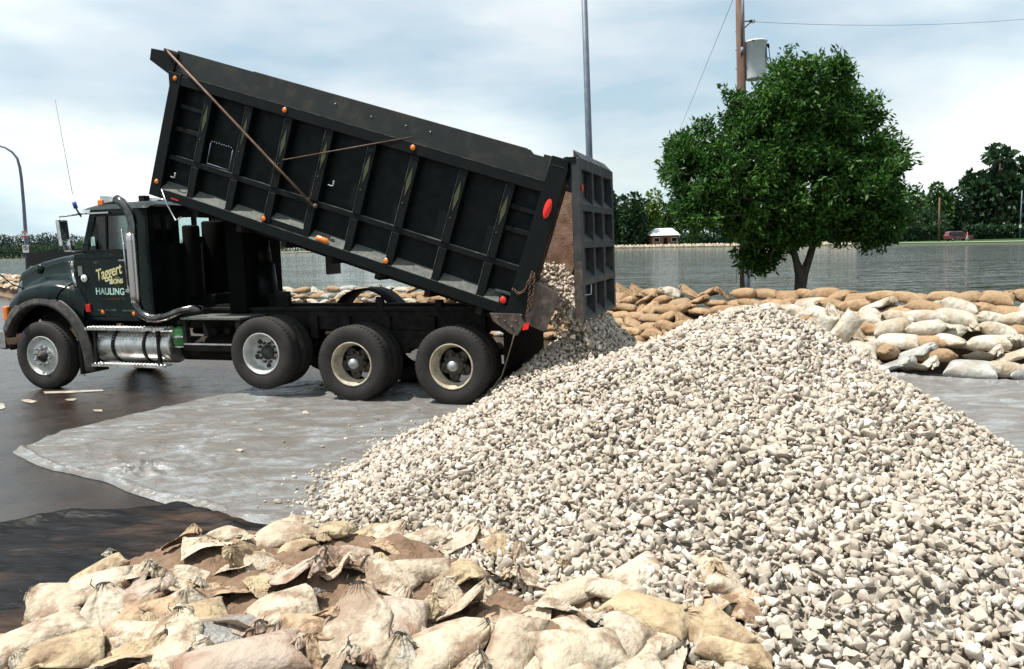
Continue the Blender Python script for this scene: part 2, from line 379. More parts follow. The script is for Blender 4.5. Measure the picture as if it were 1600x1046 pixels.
# plastic sheets
def nz3(x, y, z=0.0): return noise.noise(Vector((x, y, z)))
lowE = [onz(*p) for p in [(20, 709), (44, 722), (81, 737), (122, 744), (153, 752), (185, 764), (223, 778), (262, 790), (302, 798), (349, 812), (400, 820), (560, 832)]]+[Vector((-.3, 4.6, 0)), Vector((2.5, 4.2, 0)), Vector((4.5, 4.4, 0)), Vector((6.5, 5.4, 0)), Vector((7.4, 6.5, 0))]
upE = [onz(*p) for p in [(20, 709), (33, 691), (60, 686), (131, 668), (208, 649), (258, 638), (302, 628), (350, 618)]]
dv = (upE[-1]-upE[3]).normalized()
upE += [upE[-1]+dv*1.3, Vector((.4, 10.9, 0)), Vector((2.6, 11.8, 0)), Vector((4.6, 11.9, 0)), Vector((5.6, 11.2, 0)), Vector((6.4, 10.6, 0)), Vector((7.4, 9.9, 0))]
def interpE(E, x): return float(np.interp(x, [p.x for p in E], [p.y for p in E]))
x0s, x1s = lowE[0].x, 7.4
def sheet_fn(u, v):
    x = x0s+(x1s-x0s)*u; a = interpE(lowE, x); c = interpE(upE, x); y = a+(c-a)*v
    y += .025*nz3(x*3, v*3, 5)
    h = .012+.010*abs(nz3(x*1.6+y*.5, y*3.1, 2))+.004*abs(nz3(x*5, y*9, 4))
    e = (y-a); h += .045*math.exp(-((e-.10-.05*math.sin(x*2.1))/.045)**2)*(1 if x < -2.2 else .4)*(.6+.4*nz3(x*1.5, 1))
    h += .014*math.exp(-(nz3(x*.8+2, y*1.5, 11)/.035)**2)+.009*math.exp(-(nz3(x*1.9, y*2.6, 21)/.04)**2)+.005*abs(nz3(x*7+y*3, y*12, 31))
    c0 = onz(222, 738)
    dd = math.hypot(x-c0.x, (y-c0.y)); h += .05*math.exp(-(dd/.33)**2)*(1+.5*math.sin(math.atan2(y-c0.y, x-c0.x)*9+dd*8))
    h += .012*abs(math.sin(dd*24+3*nz3(x*2, y*2)))*math.exp(-((dd-.75)/.4)**2)
    if x > 4.5: h += .03*abs(nz3(x*1.2+3, y*2.2, 7))+.05*math.exp(-((y-interpE(upE, x)+.55-.1*math.sin(x*3))/.06)**2)
    return (x, y, h if 0.001 < v < .999 else .008)
m_sheet, nt, b = new_mat('clear_plastic_sheet'); N = nt.nodes; L = nt.links
tcn = N.new('ShaderNodeTexCoord'); mpn = N.new('ShaderNodeMapping'); mpn.inputs['Scale'].default_value = (1.0, 1.9, 1); mpn.inputs['Rotation'].default_value = (0, 0, .25)
L.new(tcn.outputs['Object'], mpn.inputs[0])
a1 = N.new('ShaderNodeTexNoise'); a1.inputs['Scale'].default_value = 1.5; a1.inputs['Detail'].default_value = 12; a1.inputs['Roughness'].default_value = .68; a1.inputs['Distortion'].default_value = 1.2
L.new(mpn.outputs[0], a1.inputs['Vector'])
rp = N.new('ShaderNodeValToRGB'); e = rp.color_ramp.elements; e[0].position = .30; e[0].color = (.11, .095, .083, 1); e[1].position = .70; e[1].color = (.29, .312, .33, 1)
x_ = e.new(.5); x_.color = (.155, .148, .138, 1)
L.new(a1.outputs['Fac'], rp.inputs[0]); L.new(rp.outputs[0], b.inputs['Base Color'])
rr_ = N.new('ShaderNodeMapRange'); rr_.inputs['From Min'].default_value = .35; rr_.inputs['From Max'].default_value = .65; rr_.inputs['To Min'].default_value = .42; rr_.inputs['To Max'].default_value = .2
L.new(a1.outputs['Fac'], rr_.inputs['Value']); L.new(rr_.outputs[0], b.inputs['Roughness'])
a2 = N.new('ShaderNodeTexNoise'); a2.inputs['Scale'].default_value = 11; a2.inputs['Detail'].default_value = 6; a2.inputs['Distortion'].default_value = 1.5; L.new(mpn.outputs[0], a2.inputs['Vector'])
bn = N.new('ShaderNodeBump'); bn.inputs['Strength'].default_value = .55; bn.inputs['Distance'].default_value = .03; L.new(a2.outputs['Fac'], bn.inputs['Height']); L.new(bn.outputs[0], b.inputs['Normal'])
mb = MB(); mb.grid(sheet_fn, 520, 190)
tag(mb.build('plastic_sheet', m_sheet), 'large clear milky plastic sheet spread on the wet asphalt under the gravel heap', 'plastic sheet')
# black plastic at lower left
bl_up = [onz(*p) for p in [(-260, 842), (-40, 826), (60, 812), (130, 800), (210, 797), (280, 788), (345, 808), (400, 824)]]+[Vector((-1.0, 5.3, 0))]
bl_lo = [Vector((-7.5, 3.2, 0)), Vector((-5.2, 3.0, 0)), Vector((-3.6, 3.0, 0)), Vector((-2.6, 3.3, 0)), Vector((-1.0, 4.4, 0))]
bx0, bx1 = bl_up[0].x, bl_up[-1].x
def bl_fn(u, v):
    x = bx0+(bx1-bx0)*u; a = interpE(bl_lo, x); c = interpE(bl_up, x)+.05*nz3(x*2.4, 3); y = a+(c-a)*v
    q = y+.22*x+.12*nz3(x*1.2, y*1.2, 4)
    h = .018+.040*abs(nz3(x*.8, q*4.2, 1))+.022*abs(nz3(x*2.5, q*11, 6))+.010*abs(nz3(x*5, q*24, 9))+.06*math.exp(-((c-y-.16)/.07)**2)*max(0, nz3(x*1.3, 8)+.4)
    return (x, y, h if 0.001 < v < .999 else .008)
mb = MB(); mb.grid(bl_fn, 260, 120)
tag(mb.build('black_plastic_sheet', m_blackpl), 'crumpled shiny black plastic sheet with muddy folds left of the near sandbags', 'plastic sheet')
# ---------------------------------------------------------------- truck frame of reference
YAW = R_(17.7)
TO = Vector((-.757, 9.65, 0)); TU = Vector((-math.cos(YAW), math.sin(YAW), 0)); TV = Vector((math.sin(YAW), math.cos(YAW), 0))
def tw(d, v, w): return TO+TU*d+TV*v+Vector((0, 0, w))

# ---------------------------------------------------------------- gravel heap
PK = (2.2, 7.0); ZP = 1.47
FA = [(-180, 3.6), (-165, 3.8), (-150, 3.8), (-135, 4.0), (-120, 4.25), (-90, 4.7), (-75, 4.1), (-60, 3.0), (-45, 2.35), (-30, 2.08), (-18, 2.0), (0, 1.9), (30, 2.0), (45, 2.2), (90, 2.7), (120, 3.2), (150, 3.4), (165, 3.4), (180, 3.6)]
fa = [a for a, b in FA]; fb = [b for a, b in FA]
def Hp(x, y):
    x = np.asarray(x, float); y = np.asarray(y, float)
    dx = x-PK[0]; dy = y-PK[1]; r = np.hypot(dx, dy); an = np.degrees(np.arctan2(dy, dx)); rf = np.interp(an, fa, fb)
    rf = rf*(1+.035*np.sin(an*.11+1)+.03*np.sin(an*.31))
    t = r/rf
    z1 = ZP*(1-np.sqrt(t*t+.006)+.04*np.sin(t*9+an*.05)*t*(1-t))
    q = tw(-1.56, .72, 0); r2 = np.hypot((x-q.x), (y-q.y)); z2 = 1.03-.70*np.sqrt(r2*r2+.03)
    k = 12.0
    z = np.log(np.exp(k*z1)+np.exp(k*z2))/k
    return z+np.clip(z*3, 0, 1)*(.030*np.sin(2.3*x+1.1*y)+.024*np.sin(4.7*y-1.9*x+1)+.016*np.sin(7.3*x+2)*np.sin(6.1*y))
m_stone, nt, b = new_mat('crushed_limestone'); N = nt.nodes; L = nt.links
g = N.new('ShaderNodeNewGeometry'); oi = N.new('ShaderNodeObjectInfo'); ad = N.new('ShaderNodeMath'); ad.operation = 'ADD'; fr = N.new('ShaderNodeMath'); fr.operation = 'FRACT'
L.new(g.outputs['Random Per Island'], ad.inputs[0]); L.new(oi.outputs['Random'], ad.inputs[1]); L.new(ad.outputs[0], fr.inputs[0])
rp = N.new('ShaderNodeValToRGB'); e = rp.color_ramp.elements
e[0].position = 0; e[0].color = (.29, .25, .205, 1); e[1].position = 1; e[1].color = (.74, .69, .62, 1)
for p, c in ((.12, (.38, .325, .265)), (.35, (.44, .38, .31)), (.6, (.48, .42, .35)), (.85, (.53, .475, .405)), (.94, (.62, .575, .52))):
    x_ = e.new(p); x_.color = (*c, 1)
L.new(fr.outputs[0], rp.inputs[0])
tcn = N.new('ShaderNodeTexCoord'); nz = N.new('ShaderNodeTexNoise'); nz.inputs['Scale'].default_value = 38; nz.inputs['Detail'].default_value = 5
L.new(tcn.outputs['Object'], nz.inputs['Vector'])
mr = N.new('ShaderNodeMapRange'); mr.inputs['From Min'].default_value = .3; mr.inputs['From Max'].default_value = .7; mr.inputs['To Min'].default_value = .76; mr.inputs['To Max'].default_value = 1.03
L.new(nz.outputs['Fac'], mr.inputs['Value'])
vm = N.new('ShaderNodeVectorMath'); vm.operation = 'SCALE'; L.new(rp.outputs[0], vm.inputs[0]); L.new(mr.outputs[0], vm.inputs['Scale'])
L.new(vm.outputs[0], b.inputs['Base Color']); b.inputs['Roughness'].default_value = .85; b.inputs['Specular IOR Level'].default_value = .3
n5 = N.new('ShaderNodeTexNoise'); n5.inputs['Scale'].default_value = 75; n5.inputs['Detail'].default_value = 5; L.new(tcn.outputs['Object'], n5.inputs['Vector'])
bn = N.new('ShaderNodeBump'); bn.inputs['Strength'].default_value = .5; bn.inputs['Distance'].default_value = .006; L.new(n5.outputs['Fac'], bn.inputs['Height']); L.new(bn.outputs[0], b.inputs['Normal'])

def stone_variant(seed):
    rs = np.random.RandomState(seed); bm = bmesh.new()
    sc = np.array([1.0, .66+.22*rs.rand(), .38+.27*rs.rand()])
    for i in range(rs.randint(9, 14)):
        p = rs.randn(3); p /= np.linalg.norm(p); p = np.sign(p)*np.abs(p)**.8; p = p*sc*(.85+.25*rs.rand()); bm.verts.new(p)
    bmesh.ops.convex_hull(bm, input=bm.verts)
    for v in list(bm.verts):
        if not v.link_faces: bm.verts.remove(v)
    bmesh.ops.dissolve_limit(bm, angle_limit=R_(14), verts=bm.verts, edges=bm.edges)
    bmesh.ops.bevel(bm, geom=bm.edges[:], offset=.035, segments=1, affect='EDGES', clamp_overlap=True)
    bmesh.ops.triangulate(bm, faces=bm.faces)
    bm.verts.index_update()
    V = np.array([v.co for v in bm.verts]); F = np.array([[v.index for v in f.verts] for f in bm.faces]); bm.free()
    return V, F
def stone_simple(seed):
    rs = np.random.RandomState(seed); bm = bmesh.new(); sc = np.array([1.0, .72+.2*rs.rand(), .45+.3*rs.rand()])
    for i in range(rs.randint(9, 14)):
        p = rs.randn(3); p /= np.linalg.norm(p); p = p*sc*(.8+.3*rs.rand()); bm.verts.new(p)
    bmesh.ops.convex_hull(bm, input=bm.verts)
    for v in list(bm.verts):
        if not v.link_faces: bm.verts.remove(v)
    bm.verts.index_update()
    V = np.array([v.co for v in bm.verts]); F = np.array([[v.index for v in f.verts] for f in bm.faces]); bm.free()
    return V, F
SVAR = [stone_variant(100+i) for i in range(26)]
SSIM = [stone_simple(300+i) for i in range(26)]
def rot_mats(n, rs):
    q = rs.randn(n, 4); q /= np.linalg.norm(q, axis=1)[:, None]; w, x, y, z = q.T
    return np.stack([1-2*(y*y+z*z), 2*(x*y-z*w), 2*(x*z+y*w), 2*(x*y+z*w), 1-2*(x*x+z*z), 2*(y*z-x*w), 2*(x*z-y*w), 2*(y*z+x*w), 1-2*(x*x+y*y)], -1).reshape(n, 3, 3)
def merged(name, pts, rad, variants, m, rs, extra=None):
    ids = rs.randint(0, len(variants), len(pts)); Vs = []; Fs = []; off = 0
    Rm = rot_mats(len(pts), rs)
    for k, (V, F) in enumerate(variants):
        s = np.where(ids == k)[0]
        if not len(s): continue
        P = np.einsum('nij,vj->nvi', Rm[s], V)*rad[s][:, None, None]+pts[s][:, None, :]
        FF = F[None]+(np.arange(len(s))*len(V))[:, None, None]+off
        Vs.append(P.reshape(-1, 3)); Fs.append(FF.reshape(-1, 3)); off += len(s)*len(V)
    if extra is not None:
        V, F = extra; Vs.append(V); Fs.append(F+off)
    V = np.concatenate(Vs); F = np.concatenate(Fs)
    me = bpy.data.meshes.new(name); me.vertices.add(len(V)); me.vertices.foreach_set('co', V.ravel().astype(np.float32))
    me.loops.add(F.size); me.loops.foreach_set('vertex_index', F.ravel().astype(np.int32)); me.polygons.add(len(F))
    me.polygons.foreach_set('loop_start', (np.arange(len(F))*3).astype(np.int32)); me.polygons.foreach_set('loop_total', np.full(len(F), 3, np.int32))
    me.update(calc_edges=True); me.materials.append(m); return link(name, me)
rs = np.random.RandomState(5)
def jgrid(x0, x1, y0, y1, s):
    X, Y = np.meshgrid(np.arange(x0, x1, s), np.arange(y0, y1, s)); X = X.ravel(); Y = Y.ravel()
    return X+(rs.rand(len(X))-.5)*s*.95, Y+(rs.rand(len(X))-.5)*s*.95
P_near = []; 
# near part fine stones (bevelled), far part simple stones
def layer(s, rlo, rhi, up, keep=1.0, ymin=2.2, ymax=11.4):
    X, Y = jgrid(-1.9, 6.0, ymin, ymax, s); H = Hp(X, Y)
    g0 = Hp(X+.05, Y)-Hp(X-.05, Y); g1 = Hp(X, Y+.05)-Hp(X, Y-.05)
    back = (g1 < -.045) & (Y > 7.3) & (X > 1.6)
    kp = (H > .0) & (rs.rand(len(X)) < np.where(back, .25, 1.0)*keep)
    # under the truck, hidden
    d = -(X-TO.x)*math.cos(YAW)+(Y-TO.y)*math.sin(YAW)
    X, Y, H = X[kp], Y[kp], H[kp]
    R = rlo+(rhi-rlo)*rs.rand(len(X))**1.6
    Z = H+up*(rs.rand(len(X))-.35)
    Z = np.maximum(Z, R*.45)
    return np.stack([X, Y, Z], 1), R
a1_, r1_ = layer(.040, .023, .045, .02)
a2_, r2_ = layer(.078, .030, .060, .042)
a3_, r3_ = layer(.040, .010, .020, .028, keep=.6)
# spill past the left foot of the heap
def foot_pts(n, spread, a0=-175, a1=-140):
    an = np.radians(a0+(a1-a0)*rs.rand(n)); rf = np.interp(np.degrees(an), fa, fb)*(1+np.abs(rs.randn(n))*spread-.02)
    return PK[0]+rf*np.cos(an), PK[1]+rf*np.sin(an)
fx, fy = foot_pts(420, .055, -180, -148); fr_ = .014+.022*rs.rand(420)**1.5
fx2, fy2 = foot_pts(160, .05, 150, 180); fr2 = .014+.022*rs.rand(160)**1.5
fx3, fy3 = foot_pts(160, .05, -30, 10); fr3 = .014+.024*rs.rand(160)
P4 = np.stack([np.concatenate([fx, fx2, fx3]), np.concatenate([fy, fy2, fy3]), np.concatenate([fr_, fr2, fr3])*.5+.012], 1); R4 = np.concatenate([fr_, fr2, fr3])
# stream of stones between the bed and the tailgate
ns = 4200; dd_ = -.95-1.35*rs.rand(ns); vv_ = .18+1.72*rs.rand(ns); 
ww_ = 1.70-1.04*(-.95-dd_)-.04*np.abs(vv_-1)+.08*(rs.rand(ns)-.5)-.12*rs.rand(ns)
cur = rs.rand(ns) < .35; ww_ = np.where(cur & (dd_ < -1.1), ww_-.42*rs.rand(ns), ww_); keep = ww_ > .2
P5 = np.stack([TO.x+TU.x*dd_+TV.x*vv_, TO.y+TU.y*dd_+TV.y*vv_, ww_], 1)[keep]; R5 = (.022+.028*rs.rand(ns))[keep]
PA = np.concatenate([a1_, a2_, a3_, P4, P5]); RA = np.concatenate([r1_, r2_, r3_, R4, R5])
# drop stones that would poke through the near rear wheel
dA = -(PA[:, 0]-TO.x)*math.cos(YAW)+(PA[:, 1]-TO.y)*math.sin(YAW); vA = (PA[:, 0]-TO.x)*math.sin(YAW)+(PA[:, 1]-TO.y)*math.cos(YAW)
bad = (vA > -.03) & (vA < 2.2) & (np.hypot(dA, PA[:, 2]-.49) < .50)
PA, RA = PA[~bad], RA[~bad]
near = (PA[:, 1] < 6.2)
gx = np.arange(-1.9, 6.05, .07); gy = np.arange(2.2, 11.5, .07); GX, GY = np.meshgrid(gx, gy, indexing='ij'); GH = Hp(GX, GY)
idx = -np.ones(GX.shape, int); ok = GH > .0; idx[ok] = np.arange(ok.sum()); BV = np.stack([GX[ok], GY[ok], GH[ok]-.03], 1)
a, b_, c_, d_ = idx[:-1, :-1], idx[1:, :-1], idx[1:, 1:], idx[:-1, 1:]; q = (a >= 0) & (b_ >= 0) & (c_ >= 0) & (d_ >= 0)
BF = np.concatenate([np.stack([a[q], b_[q], c_[q]], 1), np.stack([a[q], c_[q], d_[q]], 1)])
# individual big stones of the near slope
n_ind = 240
sx = []; tries = 0
while len(sx) < n_ind and tries < 9000:
    tries += 1
    px = rs.uniform(880, 1600); py = rs.uniform(800, 1060)
    if px < 1200 and py > 800+(px-760)*.42: continue
    p = onz(px, py, .25)
    for _ in range(4): p = onz(px, py, float(Hp(p.x, p.y))+.02)
    if all((p-o).length > .085 for o in sx): sx.append(p)
if True:
    keepm = np.ones(len(PA), bool)
    for p in sx:
        keepm &= ~((np.abs(PA[:, 0]-p.x) < .022) & (np.abs(PA[:, 1]-p.y) < .022))
    PA, RA, near = PA[keepm], RA[keepm], near[keepm]
o1 = merged('gravel', PA[near], RA[near], SVAR, m_stone, rs, extra=None)
o2 = merged('gravel_far', PA[~near], RA[~near], SSIM, m_stone, rs)
m_fines = mat('gravel_fines', (.24, .21, .175), (.38, .34, .285), 60, .95, bump=2, bscale=90)
bm_ = bpy.data.meshes.new('fines'); bm_.from_pydata((BV-np.array([0, 0, .018])).tolist(), [], BF.tolist()); bm_.materials.append(m_fines); o3 = link('gravel_fines', bm_)
bpy.ops.object.select_all(action='DESELECT'); o1.select_set(True); o2.select_set(True); o3.select_set(True); bpy.context.view_layer.objects.active = o1; bpy.ops.object.join()
tag(o1, 'big heap of pale crushed limestone being tipped from the dump truck', 'gravel heap', kind='stuff'); o1.name = 'gravel'
print('stones', len(PA))
SM = []
for i, (V, F) in enumerate(SVAR[:14]):
    me = bpy.data.meshes.new('stone'); me.from_pydata([tuple(v) for v in V], [], [tuple(int(k) for k in f) for f in F]); me.materials.append(m_stone); SM.append(me)
for i, p in enumerate(sx):
    r = random.uniform(.036, .052)
    o = link('limestone_rock', SM[i % len(SM)], None, p+Vector((0, 0, .012)), (random.uniform(-.6, .6), random.uniform(-.6, .6), random.uniform(0, 6.28)))
    o.scale = (r, r, r)
    tag(o, 'one of the larger pale limestone stones on the near slope of the gravel heap', 'stone', 'large stones on the near slope of the heap')
LOOSE = [(655, 640), (478, 645, .05), (530, 652), (560, 650), (444, 690), (374, 704, .045), (358, 688), (400, 660), (408, 672), (487, 777), (565, 667), (596, 671), (560, 692, .02), (630, 687), (505, 697), (552, 707), (398, 660),
         (613, 692), (575, 708), (545, 664), (590, 655), (648, 660), (700, 652), (535, 722), (556, 728), (540, 685), (660, 648), (620, 650), (212, 652, .018), (341, 622, .02), (450, 700, .018)]
LOOSE.sort()
for qi, q in enumerate(LOOSE):
    r = q[2] if len(q) > 2 else random.uniform(.014, .028)
    p = onz(q[0], q[1], .02+r*.4); o = link('loose_stone', random.choice(SM), None, p, (random.uniform(-.4, .4), random.uniform(-.4, .4), random.uniform(0, 6.28)))
    o.scale = (r, r, r)
    where = 'between the truck wheels and the heap' if q[0] > 500 else 'on the open middle of the sheet' if q[0] > 345 else 'near the far edge of the sheet'
    big = 'largest stray limestone piece lying' if r > .04 else 'small stray limestone stone lying'
    nth_ = ['first', 'second', 'third', 'fourth', 'fifth', 'sixth', 'seventh', 'eighth', 'ninth', 'tenth', 'eleventh', 'twelfth', 'thirteenth', 'fourteenth', 'fifteenth', 'sixteenth', 'seventeenth', 'eighteenth', 'nineteenth', 'twentieth']+['%dth' % (k+21) for k in range(30)]
    tag(o, f'{"larger" if r > .04 else "small"} stray limestone piece, {nth_[qi]} from left on the clear plastic sheet', 'stone', 'stray stones on the plastic sheet' )

# ================================================================ dump truck
truck = empty('dump_truck', TO, math.pi-YAW)
tag(truck, 'dark green dump truck with its bed raised, tipping limestone', 'dump truck')
def T(d, v, w): return Vector((d, -v, w))
BA = R_(18.0); BC, BS = math.cos(BA), math.sin(BA)
def bd(a, v, h): return T(-.75+a*BC-h*BS, v, .95+a*BS+h*BC)
YX = Vector((0, 1, 0))           # towards the near side

def tyre_mb(d, v0, w, R, wd, ribs=True):
    mb = MB(); ri = R*.575
    mb.lathe([(ri, -.012), (ri+.02, .0), (R*.80, .012), (R*.93, .004), (R*.975, -.010), (R, -.035), (R, -wd+.035), (R*.975, -wd+.01), (R*.93, -wd-.004), (R*.8, -wd-.012), (ri+.02, -wd), (ri, -wd+.012)], T(d, v0, w), (0, 1, 0), 56)
    # shoulder lugs
    for k in range(56):
        a = 2*math.pi*k/56; c, s_ = math.cos(a), math.sin(a); c2, s2 = math.cos(a+.06), math.sin(a+.06)
        P = [(R*.962, -.004), (R+.004, -.03), (R+.004, -.075), (R*.962, -.06)]
        for off in (0,):
            vs = [T(d, v0, w)+Vector((c*r, t+.002, s_*r)) for r, t in P]+[T(d, v0, w)+Vector((c2*r, t+.002, s2*r)) for r, t in P]
            mb.box8(vs)
    for t in (-wd*.35, -wd*.5, -wd*.65):
        mb.lathe([(R, t+.012), (R+.004, t+.010), (R+.004, t-.010), (R, t-.012)], T(d, v0, w), (0, 1, 0), 56)
    return mb
def ring_of(fn, n, ph=0):
    for k in range(n): fn(2*math.pi*k/n+ph)
def wheel(d, v0, w, R, kind, inner=True, steer=0):
    o = tyre_mb(d, v0, w, R, .24).build('wheel', m_tyre, truck)
    ri = R*.575; c0 = T(d, v0, w)
    rim = MB()
    if kind == 'front':
        rim.lathe([(ri+.006, -.008), (ri-.004, .004), (ri-.016, -.004), (ri-.03, -.04), (ri-.055, -.055), (ri-.085, -.035), (.115, -.015), (.10, -.012), (.10, -.2), (ri-.03, -.2), (ri, -.22)], c0, (0, 1, 0), 48)
        rim.build('rim', m_white_rim, o)
        hb = MB(); hb.lathe([(.0, .055), (.045, .052), (.052, .03), (.075, .028), (.085, -.005), (.10, -.012)], c0, (0, 1, 0), 24); hb.lathe([(.0, .062), (.028, .062), (.03, .05)], c0, (0, 1, 0), 6)
        hb.build('hub', m_hub, o)
        nb = MB(); ring_of(lambda a: nb.lathe([(0, .028), (.012, .027), (.019, .016), (.021, -.02)], c0+Vector((math.cos(a)*.140, 0, math.sin(a)*.140)), (0, 1, 0), 6, smooth=False), 10, .2)
        nb.build('lug_nuts', m_silver, o)
    elif kind == 'lift':
        rim.lathe([(ri+.006, -.008), (ri-.004, .004), (ri-.016, -.006), (ri-.022, -.05), (ri-.04, -.07), (ri-.045, -.13), (ri-.075, -.16), (.155, -.17), (.14, -.165), (.10, -.165), (.09, -.19), (ri-.02, -.23)], c0, (0, 1, 0), 48)
        rim.build('rim', m_white_rim, o)
        hb = MB(); hb.lathe([(.0, -.09), (.05, -.09), (.06, -.13), (.095, -.14), (.10, -.17)], c0, (0, 1, 0), 20)
        ring_of(lambda a: hb.lathe([(0, -.12), (.018, -.12), (.02, -.165)], c0+Vector((math.cos(a)*.13, 0, math.sin(a)*.13)), (0, 1, 0), 6, smooth=False), 10)
        ring_of(lambda a: hb.lathe([(0, -.152), (.034, -.153), (.036, -.17)], c0+Vector((math.cos(a)*.185, 0, math.sin(a)*.185)), (0, 1, 0), 14), 5, .9)
        hb.build('hub', m_hub, o)
    else:
        rim.lathe([(ri+.008, -.008), (ri-.002, .005), (ri-.014, -.004), (ri-.020, -.06), (ri-.035, -.08), (ri-.04, -.15), (ri-.055, -.155), (ri-.06, -.2), (ri-.02, -.23)], c0, (0, 1, 0), 48)
        rim.build('rim', m_cream_rim, o)
        sp = MB(); n = 60; 
        def spk(u, v):
            a = 2*math.pi*u; lob = .5+.5*math.cos(5*a+1.1); ro = .13+(ri-.062-.13)*lob**.6; r = .02+(ro-.02)*v
            return c0+Vector((math.cos(a)*r, -.135-.03*v, math.sin(a)*r))
        sp.grid(spk, n, 6); sp.lathe([(.06, -.08), (.115, -.10), (.125, -.15)], c0, (0, 1, 0), 24)
        ring_of(lambda a: sp.lathe([(0, -.11), (.016, -.11), (.018, -.15)], c0+Vector((math.cos(a)*.135, 0, math.sin(a)*.135)), (0, 1, 0), 6, smooth=False), 10)
        sp.build('spoke_plate', m_hub, o, solid=.02)
        cp = MB(); cp.lathe([(0, .0), (.02, -.002), (.048, -.015), (.068, -.04), (.074, -.07), (.074, -.10), (.085, -.105), (.085, -.14)], c0, (0, 1, 0), 28)
        cp.build('hub_cap', m_silver, o)
    if inner:
        tyre_mb(d, v0+.30, w, R, .24).build('wheel', m_tyre, truck)
    # far side
    tyre_mb(d, 2.12-.24, w, R, .24).build('wheel', m_tyre, truck)
    if inner: tyre_mb(d, 2.12-.54, w, R, .24).build('wheel', m_tyre, truck)
wheel(0, 0, .49, .49, 'rear'); wheel(1.37, 0, .49, .49, 'rear'); wheel(2.71, 0, .60, .48, 'lift'); wheel(6.46, .0, .50, .50, 'front', inner=False)
# mud on second tyre's torn shoulder is in the tyre material

# frame, axles
mb = MB()
for v in (.66, 1.38):
    mb.box(-.62, 6.9, v, v+.085, .86, 1.12, T)
    mb.box(-.62, 4.3, v-.03, v+.115, 1.12, 1.165, T)
for d in (-.55, .7, 2.05, 3.2, 4.3, 5.6, 6.9): mb.box(d, d+.08, .74, 1.38, .88, 1.08, T)
for d in (-.25, .45, 1.1, 1.7, 2.2): mb.box(d, d+.11, .60, .66, .74, 1.05, T)
mb.build('chassis_frame', m_frame, truck, bevel=.006)
mb = MB()
for d in (0, 1.37, 2.71, 6.46):
    w = .60 if d == 2.71 else .49
    mb.tube([T(d, .3, w), T(d, 1.85, w)], .075, 12); mb.ball(T(d, 1.06, w), .2, 14)
mb.tube([T(.0, .95, .62), T(1.37, .95, .64)], .04, 8); mb.tube([T(1.37, 1.0, .64), T(4.6, 1.05, .78)], .05, 8)
mb.build('axles', m_frame, truck)
mb = MB()
for d in (0., 1.37):   # walking beam / springs
    mb.box(d-.55, d+.55, .585, .655, .56, .64, T)
mb.prism([(-.2, .86), (1.55, .86), (1.1, .62), (.25, .62)], .585, .655, lambda d, w, v: T(d, v, w))
mb.build('rear_suspension', m_frame, truck, bevel=.01)
# brackets standing on the frame and far-side fender arc
for d, h in ((2.72, .16), (1.28, .14), (.42, .10)):
    mb = MB(); mb.box(d-.045, d+.045, .66, .74, 1.165, 1.165+h, T); mb.build('frame_bracket', m_frame, truck)
mb = MB()
mb.grid(lambda u, v: T(1.98+.52*math.cos(math.pi*(.1+.8*u)), 1.5+.5*v, .86+.50*math.sin(math.pi*(.1+.8*u))), 20, 2)
mb.build('fender', m_frame, truck, solid=.02)
mb = MB()
mb.tube([T(3.05, .25, .66), T(3.3, .2, .52), T(3.55, .25, .56)], .012, 6)
mb.build('air_hose', m_black, truck)

# ---------------- deck box, tanks
mb = MB(); mb.box(3.02, 3.98, .02, .62, 1.045, 1.075, T)
mb.build('deck_plate', m_ledge, truck, bevel=.004)
mb = MB()
mb.box(3.02, 3.10, .03, .10, .62, 1.045, T); mb.box(3.90, 3.96, .03, .10, .62, 1.045, T)
mb.box(3.02, 3.96, .03, .10, .62, .70, T); mb.box(3.02, 3.96, .45, .62, .62, 1.04, T); mb.box(3.1, 3.9, .10, .45, .60, .64, T)
for d in (3.25, 3.45, 3.68): mb.lathe([(0, 0), (.05, 0), (.06, -.1)], T(d, .32, .86), (0, 1, 0), 12)
mb.build('battery_tray', m_frame, truck, bevel=.005)
mb = MB(); mb.box(3.10, 3.94, .012, .03, .702, .722, T); mb.build('tray_trim', m_alum, truck)
mb = MB(); mb.tube([T(3.35, .45, .60), T(4.25, .45, .60)], .17, 20); mb.build('air_tank', m_frame, truck)
mb = MB(); mb.lathe([(0, .28), (.06, .275), (.105, .25), (.115, .22), (.115, .15), (.118, .145), (.118, .13), (.112, .125), (.112, .05), (.09, .01), (0, 0)], T(4.07, .14, .66), (0, 0, 1), 26)
mb.build('green_canister', m_fgreen, truck)
mb = MB(); mb.lathe([(.119, .0), (.124, .006), (.124, .018), (.119, .024)], T(4.07, .14, .79), (0, 0, 1), 26); mb.lathe([(.10, 0), (.112, .012), (.10, .02)], T(4.07, .14, .655), (0, 0, 1), 26)
mb.build('canister_band', m_chrome, truck)
mb = MB()
mb.lathe([(0, .0), (.05, .0), (.085, .01), (.1, .05), (.1, .07)], T(4.02, .16, .96), (0, 0, 1), 20); mb.tube([T(3.9, .1, .98), T(3.86, .05, 1.02), T(3.9, .05, 1.10), T(4.0, .1, 1.12)], .012, 6)
mb.build('canister_valve', m_black, truck)
